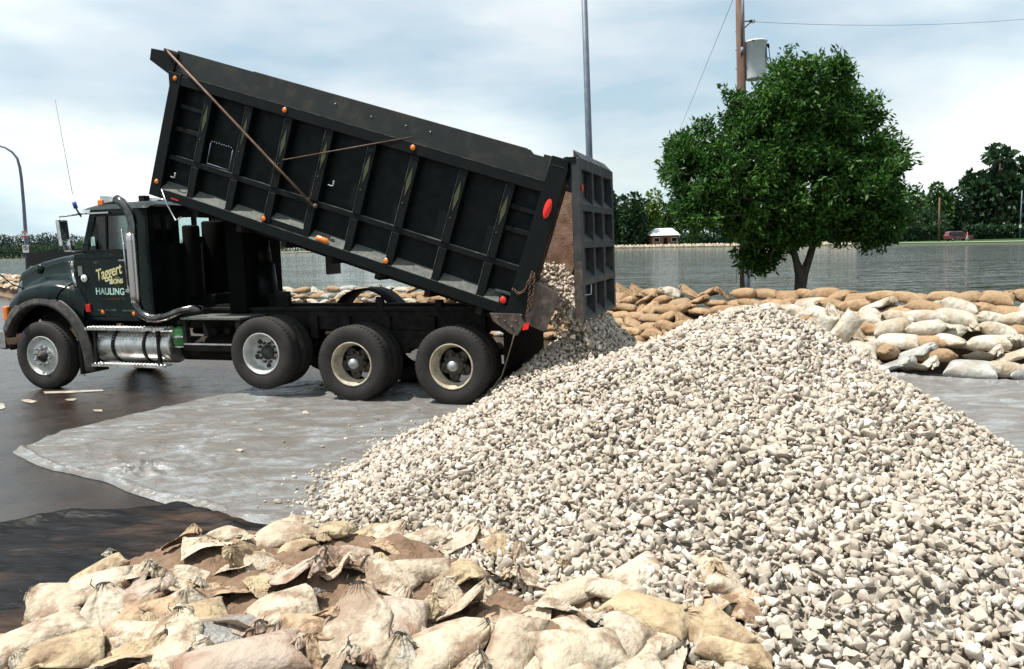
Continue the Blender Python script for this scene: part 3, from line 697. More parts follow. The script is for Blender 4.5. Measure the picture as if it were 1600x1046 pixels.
# fuel tank
tank = MB(); prof = [(0, 0), (.20, 0), (.235, .012), (.25, .035), (.25, 1.28), (.235, 1.303), (.20, 1.315), (0, 1.315)]
tank.lathe(prof, T(4.22, .27, .66), (1, 0, 0), 44); to = tank.build('fuel_tank', m_alum, truck)
for d in (4.60, 5.14):
    s_ = MB(); s_.lathe([(.251, 0), (.259, 0), (.259, .055), (.251, .055)], T(d, .27, .66), (1, 0, 0), 44); s_.build('tank_strap', m_black, to)
s_ = MB(); s_.lathe([(0, .04), (.045, .035), (.05, 0), (.05, -.03)], T(5.22, .25, .915), (0, .15, 1), 18); s_.tube([T(5.17, .22, .95), T(5.3, .26, .955)], .014, 6); s_.build('filler_cap', m_rusttube, to)
def step(w, d0, d1, v0, v1, nm):
    s_ = MB(); s_.box(d0, d1, v0, v1, w, w+.012, T); s_.box(d0, d1, v0-.012, v0, w-.022, w+.016, T)
    n = int((d1-d0)/.058)
    for r in range(3):
        for k in range(n):
            dd = d0+.03+(d1-d0-.06)*k/(n-1)+(.02 if r % 2 else 0); s_.lathe([(0, .016), (.012, .015), (.018, 0)], T(min(dd, d1-.02), v0+.03+r*.05, w+.012), (0, 0, 1), 8)
    n2 = int((d1-d0)/.06)
    for k in range(n2):
        dd = d0+.03+(d1-d0-.06)*k/(n2-1); s_.box(dd-.012, dd+.012, v0-.020, v0-.010, w-.018, w+.018, T)
    return s_.build(nm, m_alum, truck)
step(.915, 4.22, 5.60, -.02, .13, 'side_step'); step(.395, 4.25, 5.52, -.02, .13, 'side_step')
dd_m = MB()
for r in range(3):
    for k in range(20):
        a = R_(24+r*9); dd = 4.30+k*.058
        dd_m.ball(T(dd, .27-.252*math.cos(a), .66+.252*math.sin(a)), .011, 6)
dd_m.build('tread_dimples', m_alum, truck)
mb = MB()
for d in (4.35, 5.45): mb.box(d, d+.04, .0, .05, .39, .92, T); mb.box(d, d+.05, .30, .66, .86, .93, T)
mb.build('step_bracket', m_black, truck)

# ---------------- cab
CV0, CV1 = .22, 1.90
f3 = lambda d, w, v: T(d, v, w)
cabo = MB()
# near and far side frames around the windows
for (va, vb) in ((CV0, CV0+.04), (CV1-.04, CV1)):
    cabo.prism([(4.60, 1.02), (4.86, 1.02), (4.86, 2.62), (4.60, 2.62)], va, vb, f3)      # rear corner
    cabo.prism([(4.86, 2.52), (5.52, 2.52), (5.50, 2.62), (4.86, 2.62)], va, vb, f3)      # header
    cabo.prism([(5.45, 2.62), (5.57, 2.62), (5.80, 1.99), (5.68, 1.99)], va, vb, f3)      # front pillar
    cabo.prism([(5.76, 1.0), (5.95, 1.0), (5.95, 1.97), (5.76, 1.99)], va, vb, f3)        # cowl side
    cabo.prism([(4.86, 1.0), (5.76, 1.0), (5.76, 1.06), (4.86, 1.06)], va, vb, f3)
cabo.prism([(5.70, 1.95), (5.78, 1.95), (5.78, 2.0), (5.70, 2.0)], CV0, CV1, f3); cabo.prism([(4.60, 2.55), (4.64, 2.55), (4.64, 2.62), (4.60, 2.62)], CV0, CV1, f3)
cabo.build('cab', m_green, truck, bevel=.012)
mb = MB()
vs_ = [(.45, .75), (.95, 1.5)]
mb.prism([(4.58, 1.02), (4.62, 1.02), (4.62, 2.10), (4.58, 2.10)], CV0, CV1, f3)
mb.prism([(4.58, 2.50), (4.62, 2.50), (4.62, 2.62), (4.58, 2.62)], CV0, CV1, f3)
for a, c in ((CV0, .33), (.52, .58), (.72, .84), (1.16, 1.24), (1.58, CV1)): mb.prism([(4.58, 2.10), (4.62, 2.10), (4.62, 2.5), (4.58, 2.5)], a, c, f3)
mb.build('cab_rear_wall', m_body, truck)
mb = MB()   # roof with a crowned top and a front visor lip
def roof(u, v):
    d = 4.54+(5.74-4.54)*u; vv = CV0-.02+(CV1-CV0+.04)*v
    e = min(1, min(v, 1-v)*7); fr = min(1, (1-u)*4.0); bk = min(1, u*12)
    return T(d, vv, 2.595+.105*math.sqrt(max(0, 1-(1-e)**2))*(.15+.85*fr**.7)*(.5+.5*bk))
mb.grid(roof, 24, 24); mb.grid(lambda u, v: T(4.54+1.20*u, CV0-.02+(CV1-CV0+.04)*v, 2.585), 2, 2, False)
mb.build('cab_roof', m_green, truck, merge=.002)
mb = MB(); mb.box(5.22, 5.80, CV0-.035, CV0-.005, 2.535, 2.56, T); mb.build('drip_rail', m_chrome, truck, bevel=.004)
mb = MB(); mb.prism([(5.52, 2.56), (5.545, 2.56), (5.78, 2.0), (5.755, 2.0)], CV0+.05, CV1-.05, f3); mb.build('windshield', m_glass, truck)
mb = MB(); mb.prism([(5.53, 2.56), (5.56, 2.56), (5.79, 2.0), (5.76, 2.0)], 1.03, 1.07, f3); mb.build('windshield_post', m_black, truck)
# door
door = MB(); door.prism([(4.87, 1.065), (5.755, 1.065), (5.755, 1.985), (5.69, 2.02), (4.87, 2.02)], CV0-.012, CV0+.03, f3)
dob = door.build('door', m_green, truck, bevel=.01)
dw = MB(); dw.prism([(4.885, 2.02), (5.675, 2.02), (5.47, 2.515), (4.885, 2.515)], CV0+.012, CV0+.018, f3); dw.build('window', m_glass, dob)
fr = MB()
fr.prism([(4.87, 2.0), (5.70, 2.0), (5.70, 2.028), (4.87, 2.028)], CV0-.018, CV0+.03, f3)
fr.prism([(5.325, 2.02), (5.35, 2.02), (5.31, 2.52), (5.285, 2.52)], CV0-.005, CV0+.03, f3)
fr.prism([(4.87, 2.02), (4.91, 2.02), (4.91, 2.52), (4.87, 2.52)], CV0-.005, CV0+.03, f3)
fr.prism([(4.87, 2.5), (5.50, 2.5), (5.50, 2.53), (4.87, 2.53)], CV0-.005, CV0+.03, f3)
fr.build('window_frame', m_black, dob)
hn = MB(); hn.box(4.97, 5.10, CV0-.045, CV0-.03, 1.86, 1.885, T); hn.box(4.97, 4.985, CV0-.04, CV0-.01, 1.86, 1.885, T); hn.box(5.085, 5.10, CV0-.04, CV0-.01, 1.86, 1.885, T); hn.build('handle', m_chrome, dob)
st = MB(); st.box(5.55, 5.60, CV0+.004, CV0+.008, 2.10, 2.20, T); st.box(5.54, 5.61, CV0+.006, CV0+.010, 2.085, 2.215, T); st.build('window_sticker', m_mint, dob)
seam = MB(); seam.prism([(4.868, 1.90), (5.95, 1.90), (5.95, 1.912), (4.868, 1.912)], CV0-.016, CV0-.010, f3); seam.prism([(4.85, 1.05), (4.862, 1.05), (4.862, 2.5), (4.85, 2.5)], CV0-.004, CV0+.002, f3); seam.prism([(5.757, 1.05), (5.767, 1.05), (5.767, 1.98), (5.757, 1.98)], CV0-.004, CV0+.002, f3)
seam.build('panel_seam', m_body, dob)
# far door panel and interior
mb = MB(); mb.prism([(4.86, 1.05), (5.76, 1.05), (5.76, 2.02), (4.86, 2.02)], CV1-.03, CV1, f3); mb.build('door', m_green, truck)
mb = MB(); mb.prism([(4.885, 2.02), (5.675, 2.02), (5.47, 2.515), (4.885, 2.515)], CV1-.02, CV1-.014, f3); mb.build('window', m_glass, truck)
mb = MB()
mb.box(4.62, 5.9, CV0+.05, CV1-.05, 1.0, 1.1, T); mb.box(5.55, 5.9, CV0+.05, CV1-.05, 1.1, 2.0, T)
mb.box(4.68, 4.82, .40, .86, 1.3, 2.30, T); mb.box(4.68, 5.2, .40, .86, 1.3, 1.5, T); mb.box(4.68, 4.82, 1.25, 1.7, 1.3, 2.2, T)
mb.build('seats_and_dashboard', m_cabin, truck, bevel=.02)
mb = MB(); th = [T(5.40+.05*math.sin(a), .62+.22*math.cos(a), 2.0+.17*math.sin(a)) for a in [2*math.pi*k/24 for k in range(25)]]
mb.tube(th, .014, 6, cap=False); mb.tube([T(5.40, .62, 2.0), T(5.6, .62, 1.85)], .02, 6); mb.build('steering_wheel', m_black, truck)
mb = MB(); mb.box(4.9, 4.97, .25, .28, 2.02, 2.10, T); mb.build('red_jacket', m_red, truck)

# ---------------- hood and fenders (lofted)
def topw(d): return float(np.interp(d, [5.72, 6.17, 6.54, 6.93, 7.19, 7.40, 7.48, 7.52], [2.01, 1.99, 1.95, 1.885, 1.82, 1.74, 1.62, 1.35]))
def fenw(d): return float(np.interp(d, [5.78, 5.88, 6.0, 6.2, 6.5, 6.8, 7.0, 7.15, 7.24, 7.28], [1.30, 1.50, 1.58, 1.63, 1.63, 1.57, 1.50, 1.42, 1.32, 1.15]))
FC = (6.48, .53); FR = .72
def archw(d):
    q = FR*FR-(d-FC[0])**2
    return FC[1]+math.sqrt(q) if q > 0 else .62
def hood_pt(d, s, side):
    dh = 5.78+(d-5.78)*1.16
    tw_, fw2 = topw(dh), fenw(d); fwid = float(np.interp(d, [5.78, 5.95, 6.3, 6.9, 7.15, 7.28], [.16, .10, .055, .06, .12, .20]))
    hs = float(np.interp(d, [5.75, 6.3, 7.2], [.36, .50, .58])); aw = max(archw(d), .62)
    P = [(1.06, tw_+.015, dh), (.80, tw_+.01, dh), (hs+.07, tw_-.01, dh), (hs+.02, tw_-.04, dh), (hs, tw_-.11, dh), (hs-.005, (tw_+fw2)/2-.02, dh), (hs-.03, fw2+.05, d+(dh-d)*.6), (hs-.12, fw2+.0, d+(dh-d)*.3),
         ((hs-.12+fwid)/2+.02, fw2-.035, d), (fwid+.04, fw2-.10, d), (fwid+.005, fw2-.17, d), (fwid, max(aw+.02, fw2-.25), d), (fwid+.01, aw, d)]
    t = s*(len(P)-1); i = min(int(t), len(P)-2); f = t-i
    v, w, dd = (P[i][k]*(1-f)+P[i+1][k]*f for k in range(3))
    w = max(w, aw) if s > .7 else w
    if side: v = 2.12-v
    return T(dd, v, w)
hood = MB()
for side in (0, 1):
    hood.grid(lambda u, s: hood_pt(5.78+1.50*(u**1.0), s, side), 56, 48)
ho = hood.build('hood', m_green, truck, merge=.0015)
m_ = ho.modifiers.new('w', 'SMOOTH'); m_.factor = .5; m_.iterations = 3
mb = MB(); mb.prism([(7.36, .95), (7.50, .95), (7.46, 1.52), (7.36, 1.60)], .56, 1.56, f3); ho2 = mb.build('grille', m_chrome, truck, bevel=.02)
for k in range(9):
    g_ = .60+k*.11
    mb2 = MB(); mb2.box(7.495, 7.515, g_, g_+.05, 1.0, 1.48, T); mb2.build('grille_bar', m_black, ho2)
mb = MB(); mb.prism([(6.0, .95), (7.12, .95), (7.12, 1.6), (6.0, 1.9)], .62, 1.5, f3); mb.build('engine_block', m_frame, truck)
seam = MB()   # hood split line over the fender
sp = [hood_pt(5.96+.0*k, .28, 0) for k in (0,)]
pts = []
for k in range(16):
    s_ = .42+.56*k/15; d = 5.86+.33*(k/15); p = hood_pt(d, s_, 0); pts.append(p+Vector((0, .006, .006)))
seam.tube(pts, .007, 5); seam.build('hood_seam', m_dark, truck)
# rubber fender flare
def flare(u, s):
    a = R_(-2+178*u); r = FR+(.13+.02*math.sin(u*3))*s; ed = .075-.05*s
    d = FC[0]-math.cos(a)*r*1.0; w = FC[1]+math.sin(a)*r-(.22*(1-u/.18)**2 if u < .18 else 0)
    d += -.06*(1-u/.18)**1 if u < .18 else 0
    return T(d, .035+.05*s+.0*ed, w)
for side in (0, 1):
    mb = MB()
    fn = (lambda u, s: flare(u, s)) if not side else (lambda u, s: Vector((flare(u, s).x, -2.12-flare(u, s).y, flare(u, s).z)))
    mb.grid(fn, 60, 5); mb.grid(lambda u, s: fn(u, 0)+Vector((0, (-.16 if not side else .16)*s, 0)), 60, 2)
    mb.build('fender_flare', m_flare, truck, solid=.012, merge=.002)
mb = MB(); mb.grid(lambda u, s: T(FC[0]-math.cos(R_(2+176*u))*(FR+.01), .12+.42*s, FC[1]+math.sin(R_(2+176*u))*(FR+.01)), 40, 3); mb.build('wheel_well', m_dark, truck)
mb = MB(); mb.box(5.86, 5.90, .12, .62, .22, 1.0, T); mb.tube([T(5.84, .1, .98), T(5.80, .1, .2)], .006, 5); mb.build('mud_flap', m_black, truck)
mb = MB(); mb.prism([(7.16, .58), (7.34, .60), (7.34, .86), (7.16, .88)], -.02, 2.12, f3); mb.build('bumper', m_chrome, truck, bevel=.03)
mb = MB(); mb.prism([(7.18, 1.0), (7.27, 1.0), (7.27, 1.22), (7.18, 1.22)], .10, .22, f3); mb.build('turn_signal', m_amber, truck, bevel=.02)
mb = MB(); mb.prism([(7.15, .94), (7.29, .94), (7.26, 1.30), (7.15, 1.32)], .24, .5, f3); mb.build('headlight_pod', m_green, truck, bevel=.03)
mb = MB(); mb.lathe([(0, .03), (.08, .025), (.10, 0)], T(7.28, .37, 1.12), (1, 0, 0), 20); mb.build('headlight', m_whitelens, truck)
mb = MB(); mb.prism([(5.85, 1.96), (7.50, 1.80), (7.50, 2.01), (5.85, 2.09)], .80, .84, f3); mb.build('hood_deflector', m_black, truck)
# round hood bump, badge dot lights
mb = MB(); mb.ball(T(6.95, .535, 1.76), .075, 18, (1, .5, 1)); mb.build('hood_bulge', m_green, truck)
# pinstripes
mb = MB()
def onhood(d, s): return hood_pt(d, s, 0)+Vector((0, .008, .006))
mb.tube([onhood(6.95-.1*k, .36-.012*math.sin(k*.9)*3) for k in range(3)]+[onhood(6.66-.1*k, .35-.02*math.sin(k*.5)) for k in range(8)], .0035, 4)
mb.tube([onhood(6.85+.05*math.cos(a), .38+.018*math.sin(a)) for a in [k*.6 for k in range(9)]], .003, 4)
mb.tube([onhood(5.99+.035*math.sin(k*.85), .70+.028*k) for k in range(8)], .004, 4)
mb.build('pinstripe', m_gold, truck)

# hood latch, horn tube, reflector, mirrors
mb = MB(); mb.ball(T(5.98, .22, 1.81), .032, 12, (1, .8, 2.0)); mb.tube([T(5.97, .2, 1.74), T(5.84, .12, 1.50)], .024, 10); mb.ball(T(6.03, .22, 1.86), .014, 8); mb.build('hood_latch', m_chrome, truck)
mb = MB(); mb.lathe([(0, .018), (.03, .018), (.052, .008), (.055, 0)], T(5.755, CV0-.03, 1.62), (0, 1, 0), 22); mb.build('side_reflector', m_whitelens, truck)
mb = MB(); mb.lathe([(0, .022), (.015, .021), (.018, .01)], T(5.755, CV0-.03, 1.62), (0, 1, 0), 12); mb.build('reflector_bolt', m_chrome, truck)
mb = MB()
mb.tube([T(5.70, CV0-.02, 2.545), T(5.86, -.06, 2.50)], .012, 8); mb.tube([T(5.86, -.06, 2.50), T(5.80, -.06, 2.02)], .011, 8); mb.tube([T(5.80, -.06, 2.02), T(5.72, CV0, 2.0)], .012, 8)
mb.tube([T(5.82, -.04, 2.2), T(5.74, CV0, 2.1)], .009, 8); mb.build('mirror_bracket', m_chrome, truck)
mb = MB(); mb.prism([(5.79, 2.08), (5.845, 2.08), (5.875, 2.46), (5.82, 2.46)], -.12, .06, f3); mb.build('mirror', m_chrome, truck, bevel=.02)
mb = MB(); mb.ball(T(5.73, -.02, 2.10), .058, 16, (.6, 1, 1.5)); mb.build('convex_mirror', m_chrome, truck)
mb = MB(); mb.ball(T(7.08, -.15, 1.83), .085, 22, (.8, 1, 1)); mb.build('hood_mirror', m_chrome, truck)
mb = MB(); mb.tube([T(7.07, -.1, 1.75), T(7.02, .1, 1.55), T(7.0, .3, 1.46)], .009, 6); mb.build('hood_mirror_arm', m_black, truck)

# exhaust
ex = [T(3.72, .16, 1.165), T(3.84, .10, 1.19), T(4.0, .05, 1.16), T(4.2, .03, 1.09), T(4.36, .02, 1.06), T(4.5, .02, 1.07), T(4.62, .02, 1.13), T(4.69, .02, 1.24), T(4.70, .02, 1.4), T(4.695, .03, 1.8), T(4.69, .04, 2.2), T(4.685, .05, 2.36), T(4.70, .05, 2.47), T(4.76, .05, 2.58), T(4.84, .05, 2.67), T(4.93, .05, 2.72)]
mb = MB(); mb.tube(ex, [.055]*4+[.06]*12, 18, cap=False); xo = mb.build('exhaust_stack', mat('dark_reflecting_chrome', (.17, .165, .16), (.07, .065, .065), 7, .12, .3, metal=1.0), truck, solid=.006)  # dark tones paint the dark reflections in the chrome
mb = MB(); hs = MB()
zz = [1.30+.01*k for k in range(96)]
def shield(u, s):
    w = 1.28+(2.24-1.28)*u; a = R_(-20+190*s); return T(4.695+.078*math.cos(a), .03-.078*math.sin(a), w)
hs.grid(shield, 10, 12)
m_perf, nt, b = new_mat('perforated_chrome_shield'); b.inputs['Metallic'].default_value = .9; b.inputs['Roughness'].default_value = .25
tcn = nt.nodes.new('ShaderNodeTexCoord'); vo = nt.nodes.new('ShaderNodeTexVoronoi'); vo.inputs['Scale'].default_value = 34; vo.inputs['Randomness'].default_value = 0
rp = nt.nodes.new('ShaderNodeValToRGB'); rp.color_ramp.elements[0].position = .28; rp.color_ramp.elements[0].color = (.01, .01, .01, 1); rp.color_ramp.elements[1].position = .34; rp.color_ramp.elements[1].color = (.5, .47, .46, 1)
nt.links.new(tcn.outputs['Object'], vo.inputs['Vector']); nt.links.new(vo.outputs['Distance'], rp.inputs[0]); nt.links.new(rp.outputs[0], b.inputs['Base Color'])
hs.build('heat_shield', m_perf, xo, solid=.003)
mb = MB(); mb.tube([T(4.80, .0, 1.42), T(4.83, .0, 2.3)], .010, 6); mb.box(4.68, 4.83, -.02, .04, 1.43, 1.47, T); mb.build('grab_rail', m_chrome, truck)

# roof things
mb = MB(); mb.prism([(5.18, 2.70), (5.47, 2.66), (5.47, 2.80), (5.18, 2.77)], .30, .44, f3); mb.build('beacon_housing', m_chrome, truck, bevel=.02)
mb = MB(); mb.prism([(5.40, 2.655), (5.50, 2.65), (5.50, 2.74), (5.40, 2.74)], .285, .45, f3); mb.build('marker_light', m_amber, truck, bevel=.012)
mb = MB(); mb.prism([(4.97, 2.69), (5.07, 2.69), (5.08, 2.80), (4.97, 2.80)], .62, .74, f3); mb.build('roof_speaker', m_black, truck, bevel=.012)
mb = MB(); mb.tube([T(4.65, .9, 2.73), T(5.2, .9, 2.74)], [.02, .05], 12); mb.tube([T(4.6, 1.2, 2.73), T(5.3, 1.2, 2.74)], [.018, .05], 12); mb.build('air_horn', m_chrome, truck)
for v in (.85, 1.3, 1.7):
    mb = MB(); mb.ball(T(5.25, v, 2.735), .028, 10, (1.4, 1, .8)); mb.build('marker_light', m_amber, truck)
mb = MB(); mb.tube([T(5.66, .14, 2.50), T(5.70, .10, 2.62)], .012, 8); mb.tube([T(5.72, .08, 2.82), T(5.80, .0, 4.12)], [.004, .0022], 5); ao = mb.build('antenna', m_black, truck)
mb = MB(); mb.tube([T(5.70, .10, 2.62), T(5.715, .085, 2.71)], .028, 12); mb.build('loading_coil', m_blue, ao)
mb = MB(); mb.tube([T(5.1, 1.8, 2.7), T(5.14, 1.8, 3.6)], [.004, .0022], 5); mb.build('antenna', m_black, truck)
# small lights on cab side
def rl(d, v, w, r, m, nm='marker_light', parent=None, f=T, flat=.5):
    mb = MB(); mb.lathe([(0, r*.45), (r*.6, r*.38), (r*.92, r*.15), (r, 0)], f(d, v, w), (0, 1, 0), 20); o = mb.build(nm, m, parent or truck)
    mb = MB(); mb.lathe([(r, 0.004), (r*1.16, .004), (r*1.2, -.01)], f(d, v, w), (0, 1, 0), 20); mb.build('bezel', m_black, o); return o
rl(5.48, CV0-.012, 1.13, .032, m_amber); rl(4.93, CV0-.012, 1.11, .030, m_amber)
mb = MB(); mb.prism([(5.68, 1.13), (5.76, 1.13), (5.77, 1.25), (5.69, 1.25)], CV0-.045, CV0-.01, f3); mb.build('marker_light', m_redlens, truck, bevel=.012)

# lettering on the door
def text(s, d, w, size, m, parent, rot=0, shear=0, ext=.001, v=CV0-.0145, spacing=1.0, bold=0.0, sx=1.0):
    cu = bpy.data.curves.new('lettering', 'FONT'); cu.body = s; cu.size = size; cu.extrude = ext; cu.shear = shear; cu.space_character = spacing; cu.offset = bold
    cu.align_x = 'CENTER'; cu.align_y = 'CENTER'; cu.materials.append(m)
    o = link('lettering', cu, parent)
    # text faces the near side (+Y local of the truck); text x runs toward the rear (-X)
    o.matrix_local = Matrix.Translation(T(d, v, w)) @ Matrix(((-1, 0, 0, 0), (0, 0, 1, 0), (0, 1, 0, 0), (0, 0, 0, 1))) @ Matrix.Rotation(rot, 4, 'Z') @ Matrix.Diagonal((sx, 1, 1, 1))
    return o
text('THE', 5.53, 1.845, .045, m_dimwhite, dob)
text('Taggert', 5.33, 1.70, .225, m_yellow, dob, R_(13), .35, bold=.003, spacing=.95, sx=.72)
mb = MB(); mb.lathe([(0, .0), (.075, .0), (.078, -.003)], T(5.18, CV0-.014, 1.565), (0, 1, 0), 24)
o = mb.build('emblem', m_gold, dob)
text('&', 5.29, 1.56, .09, m_mint, dob, bold=.002)
text('SONS', 5.18, 1.57, .085, m_yellow, dob, R_(3), .1, v=CV0-.018, bold=.003)
text('HAULING', 5.32, 1.425, .135, m_mint, dob, R_(-1), 0, bold=.003, sx=.88)
text('St. Louis County, Mo.', 5.27, 1.325, .05, m_dimlet, dob, 0, .2)
text('LOCAL  GVW 20,000', 5.40, 1.16, .036, m_dimwhite, dob)
text('GVW 73,280', 5.03, 1.15, .036, m_dimwhite, dob)
text('No. 17', 5.22, 1.955, .035, m_dimlet, dob, v=CV0-.016)
mb = MB(); mb.prism([(5.80, 1.66), (5.88, 1.66), (5.88, 1.80), (5.80, 1.80)], CV0-.008, CV0-.004, f3); mb.build('license_decal', m_dimwhite, truck)

# hoist between cab and bed
mb = MB(); mb.box(3.05, 3.42, .92, 1.30, 1.0, 1.35, T)
mb.tube([T(3.30, 1.06, 1.1), T(3.36, 1.06, 1.75)], .19, 24); mb.tube([T(3.36, 1.06, 1.7), T(3.40, 1.06, 2.1)], .165, 24); mb.tube([T(3.40, 1.06, 2.05), T(3.45, 1.06, 2.62)], .14, 24)
mb.build('hoist_cylinder', m_body, truck)
mb = MB()   # hoist housing and fill, coloured near-black for the shade behind the cab
mb.box(3.30, 3.60, .58, 1.50, 1.08, 2.42, T); mb.box(3.95, 4.5, .75, 1.8, 1.05, 1.35, T); mb.tube([T(4.3, 1.3, 1.3), T(4.3, 1.3, 2.42)], .20, 20); mb.tube([T(4.3, .75, 1.3), T(4.3, .75, 2.35)], .12, 20)
mb.box(3.6, 4.0, .75, 1.2, 1.05, 1.2, T)
mb.build('rear_equipment', m_dark, truck, bevel=.03)
mb = MB(); mb.box(2.25, 2.29, 1.05, 1.40, 1.60, 2.25, T); mb.build('hanging_flap', m_black, truck)

# ---------------- dump bed
W2 = 2.12
bed = MB()
F = lambda a, h, v: bd(a, v, h)
bed.prism([(0, .15), (5.3, .15), (5.3, 1.79), (0, 1.79)], .13, .16, F)           # near side sheet
bed.prism([(0, .15), (5.3, .15), (5.3, 1.79), (0, 1.79)], W2-.16, W2-.13, F)
bed.prism([(-.1, .15), (5.3, .15), (5.3, .20), (-.1, .20)], .16, W2-.16, F)      # floor
bed.prism([(5.22, .20), (5.30, .20), (5.30, 1.86), (5.22, 1.86)], .16, W2-.16, F)  # headboard
bo = bed.build('dump_bed', m_body, truck)
def bpart(nm, pieces, m=m_body, bevel=.006, parent=None):
    mb = MB()
    for poly, v0, v1 in pieces: mb.prism(poly, v0, v1, F)
    return mb.build(nm, m, parent or bo, bevel=bevel)
def rect(a0, a1, h0, h1): return [(a0, h0), (a1, h0), (a1, h1), (a0, h1)]
bpart('top_rail', [(rect(.07, 5.22, 1.66, 1.785), 0.0, .13)]); bpart('top_rail', [(rect(.07, 5.22, 1.66, 1.785), W2-.13, W2)])
bpart('rail_edge', [(rect(.08, 5.10, 1.785, 1.793), -.002, .125)], m_bodyedge, 0)
bpart('middle_rail', [(rect(.07, 5.22, .69, .755), .035, .13)]); bpart('rail_edge', [(rect(.08, 5.1, .755, .762), .033, .12)], m_bodyedge, 0)
bpart('bottom_rail', [(rect(.02, 5.38, .15, .275), 0.0, .13)]); bpart('bottom_rail', [(rect(.02, 5.38, .15, .275), W2-.13, W2)])
bpart('rail_edge', [(rect(.2, 5.1, .275, .281), -.001, .03)], m_bodyedge, 0)
bpart('underframe', [(rect(-.05, 5.2, -.0, .15), .62, .74), (rect(-.05, 5.2, -.0, .15), 1.36, 1.48)]+[(rect(a, a+.08, .05, .15), .05, W2-.05) for a in (.4, 1.1, 1.8, 2.5, 3.2, 3.9, 4.6)], m_frame)
bpart('front_post', [([(5.22, .15), (5.39, .15), (5.38, 1.62), (5.44, 1.80), (5.22, 1.80)], -.004, .14)]); bpart('front_post', [([(5.22, .15), (5.39, .15), (5.38, 1.62), (5.44, 1.80), (5.22, 1.80)], W2-.14, W2)])
bpart('rear_post', [([(-.135, .14), (.10, .14), (.07, 2.09), (-.12, 2.09), (-.16, 1.98), (-.155, .9)], -.012, .17)]); bpart('rear_post', [([(-.135, .14), (.10, .14), (.07, 2.09), (-.12, 2.09), (-.16, 1.98), (-.155, .9)], W2-.17, W2+.01)])
bpart('post_edge', [(rect(.072, .082, 1.79, 2.08), -.006, .12), (rect(-.12, .05, 1.985, 1.993), -.016, -.011)], m_bodyedge, 0)
for k, a in enumerate((.52, 1.13, 1.78, 2.37, 2.99, 3.59, 4.19, 4.81)):
    r = bpart('side_rib', [(rect(a-.105, a, .275, .69), .02, .13), (rect(a-.115, a-.005, .755, 1.66), .02, .13)])
    bpart('rib_edge', [(rect(a-.004, a+.003, .40, .69), .017, .06), (rect(a-.009, a-.003, .78, 1.64), .017, .05)], m_bodyedge, 0, parent=r)
    # painted diamond ornament on each rib
    c = a-.058; bpart('painted_diamond', [([(c+.012, 1.30-.16), (c+.034, 1.30+.04), (c-.004, 1.30+.22), (c-.026, 1.30+.02)], .0165, .0195)], m_gold, 0, parent=r)
    mb = MB(); mb.ball(bd(c+.015, .018, 1.06), .010, 8); mb.build('rib_bolt', m_gold, r)
    bpart('side_rib', [(rect(a-.105, a, .275, 1.66), W2-.13, W2-.02)])
edges = [0.07]+[x for a in (.52, 1.13, 1.78, 2.37, 2.99, 3.59, 4.19, 4.81) for x in (a-.105, a)]+[5.22]
for i in range(0, len(edges), 2):
    a0, a1 = edges[i]+.002, edges[i+1]-.002
    if i == 2*5: 
        bpart('ledge_plate', [([(a0, .275), (a0, .36), (a1, .36), (a1, .275)], .03, .035)], m_body, 0)
        mb = MB(); mb.prism([(.0, .36), (.128, .43)], 0, 0, lambda x, y, z: bd(0, 0, 0)) if 0 else None
        mb.add([bd(a0, .03, .36), bd(a1, .03, .36), bd(a1, .128, .44), bd(a0, .128, .44)], [(0, 1, 2, 3)]); mb.build('ledge', m_ledge, bo, solid=.006); continue
    if i == 0: a0 = .22
    mb = MB(); mb.add([bd(a0, .004, .272), bd(a1, .004, .272), bd(a1, .128, .385), bd(a0, .128, .385)], [(0, 1, 2, 3)])
    mb.build('ledge', m_ledge, bo, solid=.006)
for q in (rect(.08, .41, 1.38, 1.44), rect(.08, .41, 1.12, 1.18), rect(4.82, 5.21, 1.38, 1.44), rect(4.82, 5.21, 1.08, 1.14)): bpart('panel_bar', [(q, .055, .13)])
bpart('bed_lining', [(rect(-.13, 5.2, .22, 1.72), W2-.175, W2-.171)], m_rust, 0); bpart('bed_lining', [(rect(-.13, 5.2, .22, 1.76), .171, .175)], m_rust, 0)
# side board with its worn top edge
sbp = [(5.39, 1.79), (5.39, 2.085), (.36, 2.085), (.31, 2.05), (.18, 2.05), (.18, 2.08), (.07, 2.08), (.07, 1.79)]
bpart('side_board', [(sbp, .05, .085)], mat('side_board_paint', (.002, .0055, .0052), (.0045, .009, .0085), 4, .5, .65, dirt=(.06, .045, .03), dirt_amt=.5, dirt_scale=4), 0)
bpart('side_board', [(sbp, W2-.085, W2-.05)], m_body, 0)
bpart('side_board_edge', [(rect(.4, 4.2, 2.085, 2.092), .05, .085)], m_rusttube, 0)
mb = MB()
for a, h in ((2.95, 1.98), (2.43, 1.95), (1.95, 1.96), (1.62, 1.97)): mb.ball(bd(a, .048, h), .010, 8)
mb.build('board_bolt', m_silver, bo)
# cab shield
bpart('cab_shield', [([(5.39, 1.74), (5.79, 1.87), (5.80, 2.02), (5.36, 2.05)], .03, .07), ([(5.39, 1.74), (5.79, 1.87), (5.80, 2.02), (5.36, 2.05)], W2-.07, W2-.03), ([(5.37, 1.80), (5.79, 1.955), (5.795, 1.995), (5.37, 1.84)], .05, W2-.05)])
